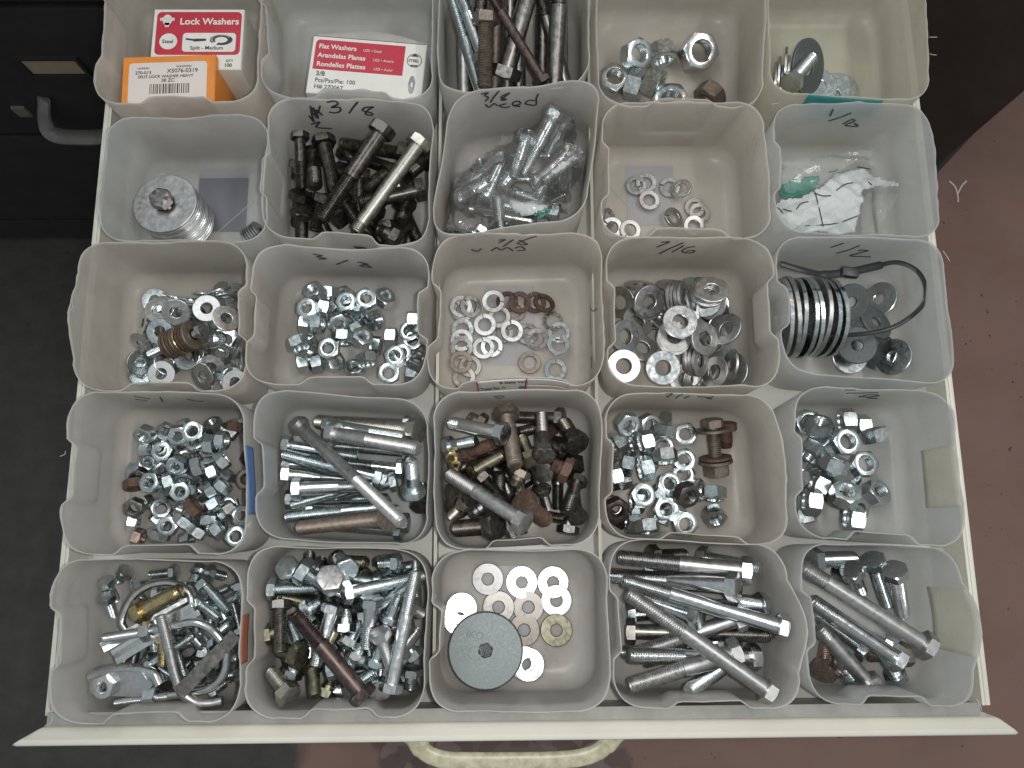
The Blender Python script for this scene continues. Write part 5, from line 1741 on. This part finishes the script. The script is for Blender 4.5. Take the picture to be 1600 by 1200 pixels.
f = Fr(650, 830, 3.872)
b = B['e3']
wh, gr = 'in the bin of the large dark disc', 'loose washers round the dark disc'
washers(b, f, '235,530uw 660,800uw 680,810uw 435,290ug 640,310uw 830,310uz 500,460ud 850,600uo', .0250, .0092, .0018, wh, gr)
washers(b, f, '275,470uw 850,420ug 680,460ud 655,600uk', .0245, .0092, .0018, wh, gr)
def disc():
    P = pts_ring(.0575, .012, .0086)
    base = np.linalg.inv(frame((0, 0, 1)))
    frs = [frame((math.sin(R(t)) * math.cos(a), math.sin(R(t)) * math.sin(a), math.cos(R(t)))) @ base for t in (0, 3, 6) for a in np.linspace(0, 6.28, 10)]
    z = .012
    for it in range(3):
        Rm, pos = settle(b, P, W(*f(420, 725), z)[:2], frs)
        z = pos[2] + .004
    commit(b, P, Rm, pos)
    root = empty('weight_disc', mat4(Rm, pos))
    tag(root, 'large dark grey green disc with a hexagonal hole and stamped letters', 'disc')
    # two-tier disc with a hexagonal socket
    r = .0287
    rh = hex_r(ANG + .25, .0105)
    rings = [ring_at(rh, .0043), ring_at(rh, -.0043), ring_at(r - .0008, -.0043), ring_at(r, -.0036), ring_at(r, .0002), ring_at(r - .0004, .0006), ring_at(r - .0006, .0036), ring_at(r - .0014, .0043)]
    link('disc_plate', rings_mesh('disc_plate', rings, 't', 28, loop=True), None, root)
    flat = link('socket_floor', rings_mesh('socket_floor', [ring_at(.0050, -.0020), ring_at(.0001, -.0020)], 't', 30, True, True), None, root)
    me = text_mesh('IKO', .0080, 0.004, extrude=.0003); me.materials.append(MATS['t'])
    t = link('stamped_letters', me, None, root)
    t.location = (-.0152, .0098, .00435); t.rotation_euler = (0, 0, R(-10))
    for k, (x, y, r_) in enumerate(((-.008, -.002, .0052),)):
        annulus('worn_ring', x, y, r_, r_ - .0007, .0043, .00440, 't', root)
disc()

f = Fr(930, 820, 3.75)
b = B['e4']
wh, gr = 'in the bin of thick bolts', 'thick zinc bolts'
bolts(b, f, '820,700>300,680:11z 300,250>760,240:11z 880,480>420,470:11z 880,780>400,930:11z 330,150>560,140:11d 200,530>420,510:11z 900,900>420,870:11z 620,170>960,240:11zF 700,970>330,985:11g 260,620>1050,670:11.5d 820,560>190,770:11.5g 600,540>250,420:11zF 1060,470>860,440:11zF', wh, gr)
bolts(b, f, '860,265>140,190:12g 970,815>210,820:12w 790,930>150,885:12.5g 995,360>240,300:12.5w', wh, gr, tf=.42)
lay_bolt(b, f(1060, 590), .056, f(160, 325), .058, .0115, 'w', .3, 'bright hex bolt slanting second from the top in the bin of thick bolts', 'slanting thick bolts')
lay_bolt(b, f(985, 955), .066, f(190, 400), .071, .0115, 'g', .4, 'dull grey hex bolt slanting on top in the bin of thick bolts', 'slanting thick bolts')

f = Fr(1180, 820, 3.75)
b = B['e5']
wh, gr = 'in the corner bin of half inch bolts', 'half inch bolts'
head_up(b, f(410, 880), .0125, .024, 'c', 'copper tinted bolt standing head up beside the half inch bolts', 'copper tinted bolt', 45, 60)
bolts(b, f, '740,700>420,520:10.5zF 390,270>560,330:11d 560,930>480,860:10z 870,760>640,760:11n 840,960>730,780:10.5zF 620,720>360,530:11zF 300,170>640,160:12.5zF 540,250>660,440:11w 660,180>810,530:11.5zF 770,220>915,600:11.5wF', wh, gr, tf=.5)
lay_bolt(b, f(640, 905), .034, f(372, 600), .040, .0115, 'g', .2, 'dull grey hex bolt with plain shank in the corner bin of half inch bolts', 'plain half inch bolts')
lay_bolt(b, f(800, 765), .046, f(330, 445), .050, .0118, 'w', .28, 'bright hex bolt under the longest one in the corner bin', 'plain half inch bolts')
lay_bolt(b, f(972, 690), .058, f(268, 243), .064, .0122, 'g', .2, 'longest dull grey hex bolt, uppermost in the corner bin', 'longest half inch bolt')

# ------------------------------------------------------------------ bags and paper
def inpoly(P, x, y):
    c = False
    n = len(P)
    for i in range(n):
        x0, y0 = P[i]; x1, y1 = P[(i + 1) % n]
        if (y0 > y) != (y1 > y) and x < (x1 - x0) * (y - y0) / (y1 - y0 + 1e-12) + x0:
            c = not c
    return c
class Sheet:
    """a crumpled sheet lying over what is in the bin"""
    def __init__(s, b, f, outline, mat, name, label, cat, lift=.0012, amp=.003, lam=.016, dome=0.0, step=.0016, seed=1, thick=.00012, blur=3, zc=.03, group=None, smooth=25, parent=None):
        s.b = b
        rs = random.Random(seed)
        poly = [W(*f(x, y), zc)[:2] for x, y in outline]
        lo = np.min(poly, 0); hi = np.max(poly, 0)
        s.waves = []
        for i in range(9):
            a = rs.uniform(0, math.pi)
            s.waves.append((math.cos(a), math.sin(a), lam * rs.uniform(.6, 2.2), rs.uniform(0, 2), rs.uniform(.4, 1.0)))
        H = b.H.copy()
        H[H > .065] = .0
        for k in range(2):
            H = np.maximum.reduce([H, np.roll(H, 1, 0), np.roll(H, -1, 0), np.roll(H, 1, 1), np.roll(H, -1, 1)])
        for k in range(blur):
            H = (H + np.roll(H, 2, 0) + np.roll(H, -2, 0) + np.roll(H, 2, 1) + np.roll(H, -2, 1)) / 5
        s.Hs = np.maximum(H, np.where(b.H > .065, 0, b.H))
        s.lift, s.amp, s.dome, s.lo, s.hi = lift, amp, dome, lo, hi
        nx = int((hi[0] - lo[0]) / step) + 1; ny = int((hi[1] - lo[1]) / step) + 1
        idx = {}
        V, F = [], []
        for i in range(nx):
            for j in range(ny):
                x, y = lo[0] + i * step, lo[1] + j * step
                x += rs.uniform(-.3, .3) * step; y += rs.uniform(-.3, .3) * step
                ij, ok = b.cells(np.array(((x, y, 0.0),)))
                if inpoly(poly, x, y) and ok[0] and b.inside[ij[0, 0], ij[0, 1]] > .0016:
                    idx[i, j] = len(V)
                    V.append((x, y, s.z(x, y)))
        for (i, j) in idx:
            q = [(i, j), (i + 1, j), (i + 1, j + 1), (i, j + 1)]
            if all(k in idx for k in q):
                a_, b_, c_, d_ = (idx[k] for k in q)
                if (i + j) % 2:
                    F += [(a_, b_, c_), (a_, c_, d_)]
                else:
                    F += [(a_, b_, d_), (b_, c_, d_)]
        c = np.mean(V, 0)
        s.c = c
        V = [tuple(np.array(v) - c) for v in V]
        s.o = link(name, pymesh(name, V, F, mat, smooth), None, parent)
        s.o.location = c if parent is None else tuple(c - np.array(parent.location))
        if mat != 'clear_bag':
            md = s.o.modifiers.new('film', 'SOLIDIFY'); md.thickness = thick; md.offset = 1
        if parent is None:
            tag(s.o, label, cat, group)
    def z(s, x, y):
        ij, ok = s.b.cells(np.array(((x, y, 0.0),)))
        h = s.Hs[ij[0, 0], ij[0, 1]]
        n = 0.0
        for c, d, lm, ph, a in s.waves:
            t = ((x * c + y * d) / lm + ph) % 2.0
            n += a * abs(t - 1.0)
        n = n / len(s.waves) * 2.2
        u = (x - (s.lo[0] + s.hi[0]) / 2) / (s.hi[0] - s.lo[0]) * 2; v = (y - (s.lo[1] + s.hi[1]) / 2) / (s.hi[1] - s.lo[1]) * 2
        return h + s.lift + s.amp * n + s.dome * max(0, 1 - 0.75 * (u * u + v * v))
    def line(s, f, pts, r, mat, name='printed_line', zc=.03):
        P = []
        for p in smooth_path([np.array((*f(*q), 0)) for q in pts], 8):
            w_ = W(p[0], p[1], zc)
            for it in range(3):
                w_ = W(p[0], p[1], s.z(w_[0], w_[1]) + .0004)
            P.append(w_ - s.c + np.array((0, 0, .0002)))
        link(name, tube_mesh(name, P, r, mat, 5, .35), None, s.o)

f = Fr(1180, 0, 3)
b = B['b5']
pap = Sheet(b, f, [(88, 955), (120, 1045), (230, 1072), (380, 1075), (500, 1080), (508, 960), (520, 885), (600, 848), (680, 892), (662, 835), (620, 800), (570, 758), (480, 758), (385, 792), (300, 880), (215, 905), (130, 915)], 'paper', 'crumpled_paper', 'crumpled white paper with thin dark lines in the 1/2 bin', 'paper', lift=.003, amp=.0105, lam=.009, dome=.016, seed=3, smooth=14)
for L_ in ([(88, 965), (110, 978), (130, 998)], [(130, 980), (180, 990), (215, 955), (250, 945)], [(275, 905), (315, 918), (355, 918)], [(280, 900), (300, 980), (318, 1062)], [(232, 1058), (350, 1052), (420, 1035), (480, 1012)], [(380, 893), (420, 865), (460, 857)], [(478, 782), (510, 788), (540, 793)], [(345, 808), (370, 803), (388, 795)], [(530, 853), (540, 862), (546, 868)]):
    pap.line(f, L_, .00055, 'marker')
b.H = np.maximum(b.H, np.where(b.inside > .02, .006, b.H))
g1 = Sheet(b, f, [(125, 880), (150, 830), (230, 800), (330, 795), (320, 850), (270, 890), (200, 905), (140, 910)], 'green_print', 'bag_header_card', 'dark green printed card under the clear bag beside the paper', 'card', lift=.010, amp=.004, lam=.012, seed=8, smooth=20)
Sheet(b, f, [(112, 860), (125, 765), (300, 735), (430, 705), (556, 695), (550, 745), (420, 790), (330, 860), (280, 890), (150, 915)], 'clear_bag', 'plastic_bag', 'clear plastic bag over the green card behind the crumpled paper', 'plastic bag', lift=.020, amp=.008, lam=.013, seed=5, smooth=30)
Sheet(b, f, [(510, 990), (520, 900), (600, 850), (680, 895), (670, 960), (630, 1030), (600, 1080), (520, 1082)], 'clear_bag', 'plastic_bag', 'clear plastic bag flap beside the crumpled white paper', 'plastic bag', lift=.008, amp=.008, lam=.012, seed=6, smooth=30)

f = Fr(660, 0, 3)
b = B['b3']
p1 = Sheet(b, f, [(400, 950), (500, 935), (560, 950), (620, 985), (560, 1030), (470, 1045), (420, 1010)], 'paper', 'paper_scrap', 'white paper scrap with green print inside the clear bag', 'paper', lift=.002, amp=.003, lam=.012, seed=2, smooth=20)
for L_ in ([(525, 1010), (545, 995), (560, 1005), (550, 1020)], [(570, 980), (590, 985), (580, 1000)], [(540, 1020), (560, 1012), (575, 1000)]):
    p1.line(f, L_, .0016, 'green_print', 'green_print')
Sheet(b, f, [(580, 860), (650, 800), (720, 840), (700, 885), (630, 890)], 'paper', 'paper_scrap', 'small white paper scrap beside the bolts in the bag', 'paper', lift=.002, amp=.003, lam=.012, seed=4, smooth=20)
Sheet(b, f, [(240, 765), (320, 690), (390, 680), (385, 760), (300, 785)], 'paper', 'paper_scrap', 'white paper scrap behind the long bolt in the bag', 'paper', lift=.002, amp=.003, lam=.012, seed=7, smooth=20)
Sheet(b, f, [(80, 960), (110, 850), (180, 740), (330, 660), (390, 550), (520, 520), (640, 500), (730, 590), (755, 700), (760, 840), (690, 985), (560, 1050), (400, 1060), (250, 1080), (120, 1100)], 'clear_bag', 'plastic_bag', 'crinkled clear plastic bag covering the zinc bolts and paper scraps', 'plastic bag', lift=.0050, amp=.0075, lam=.017, seed=12, smooth=22, blur=16, step=.0022)
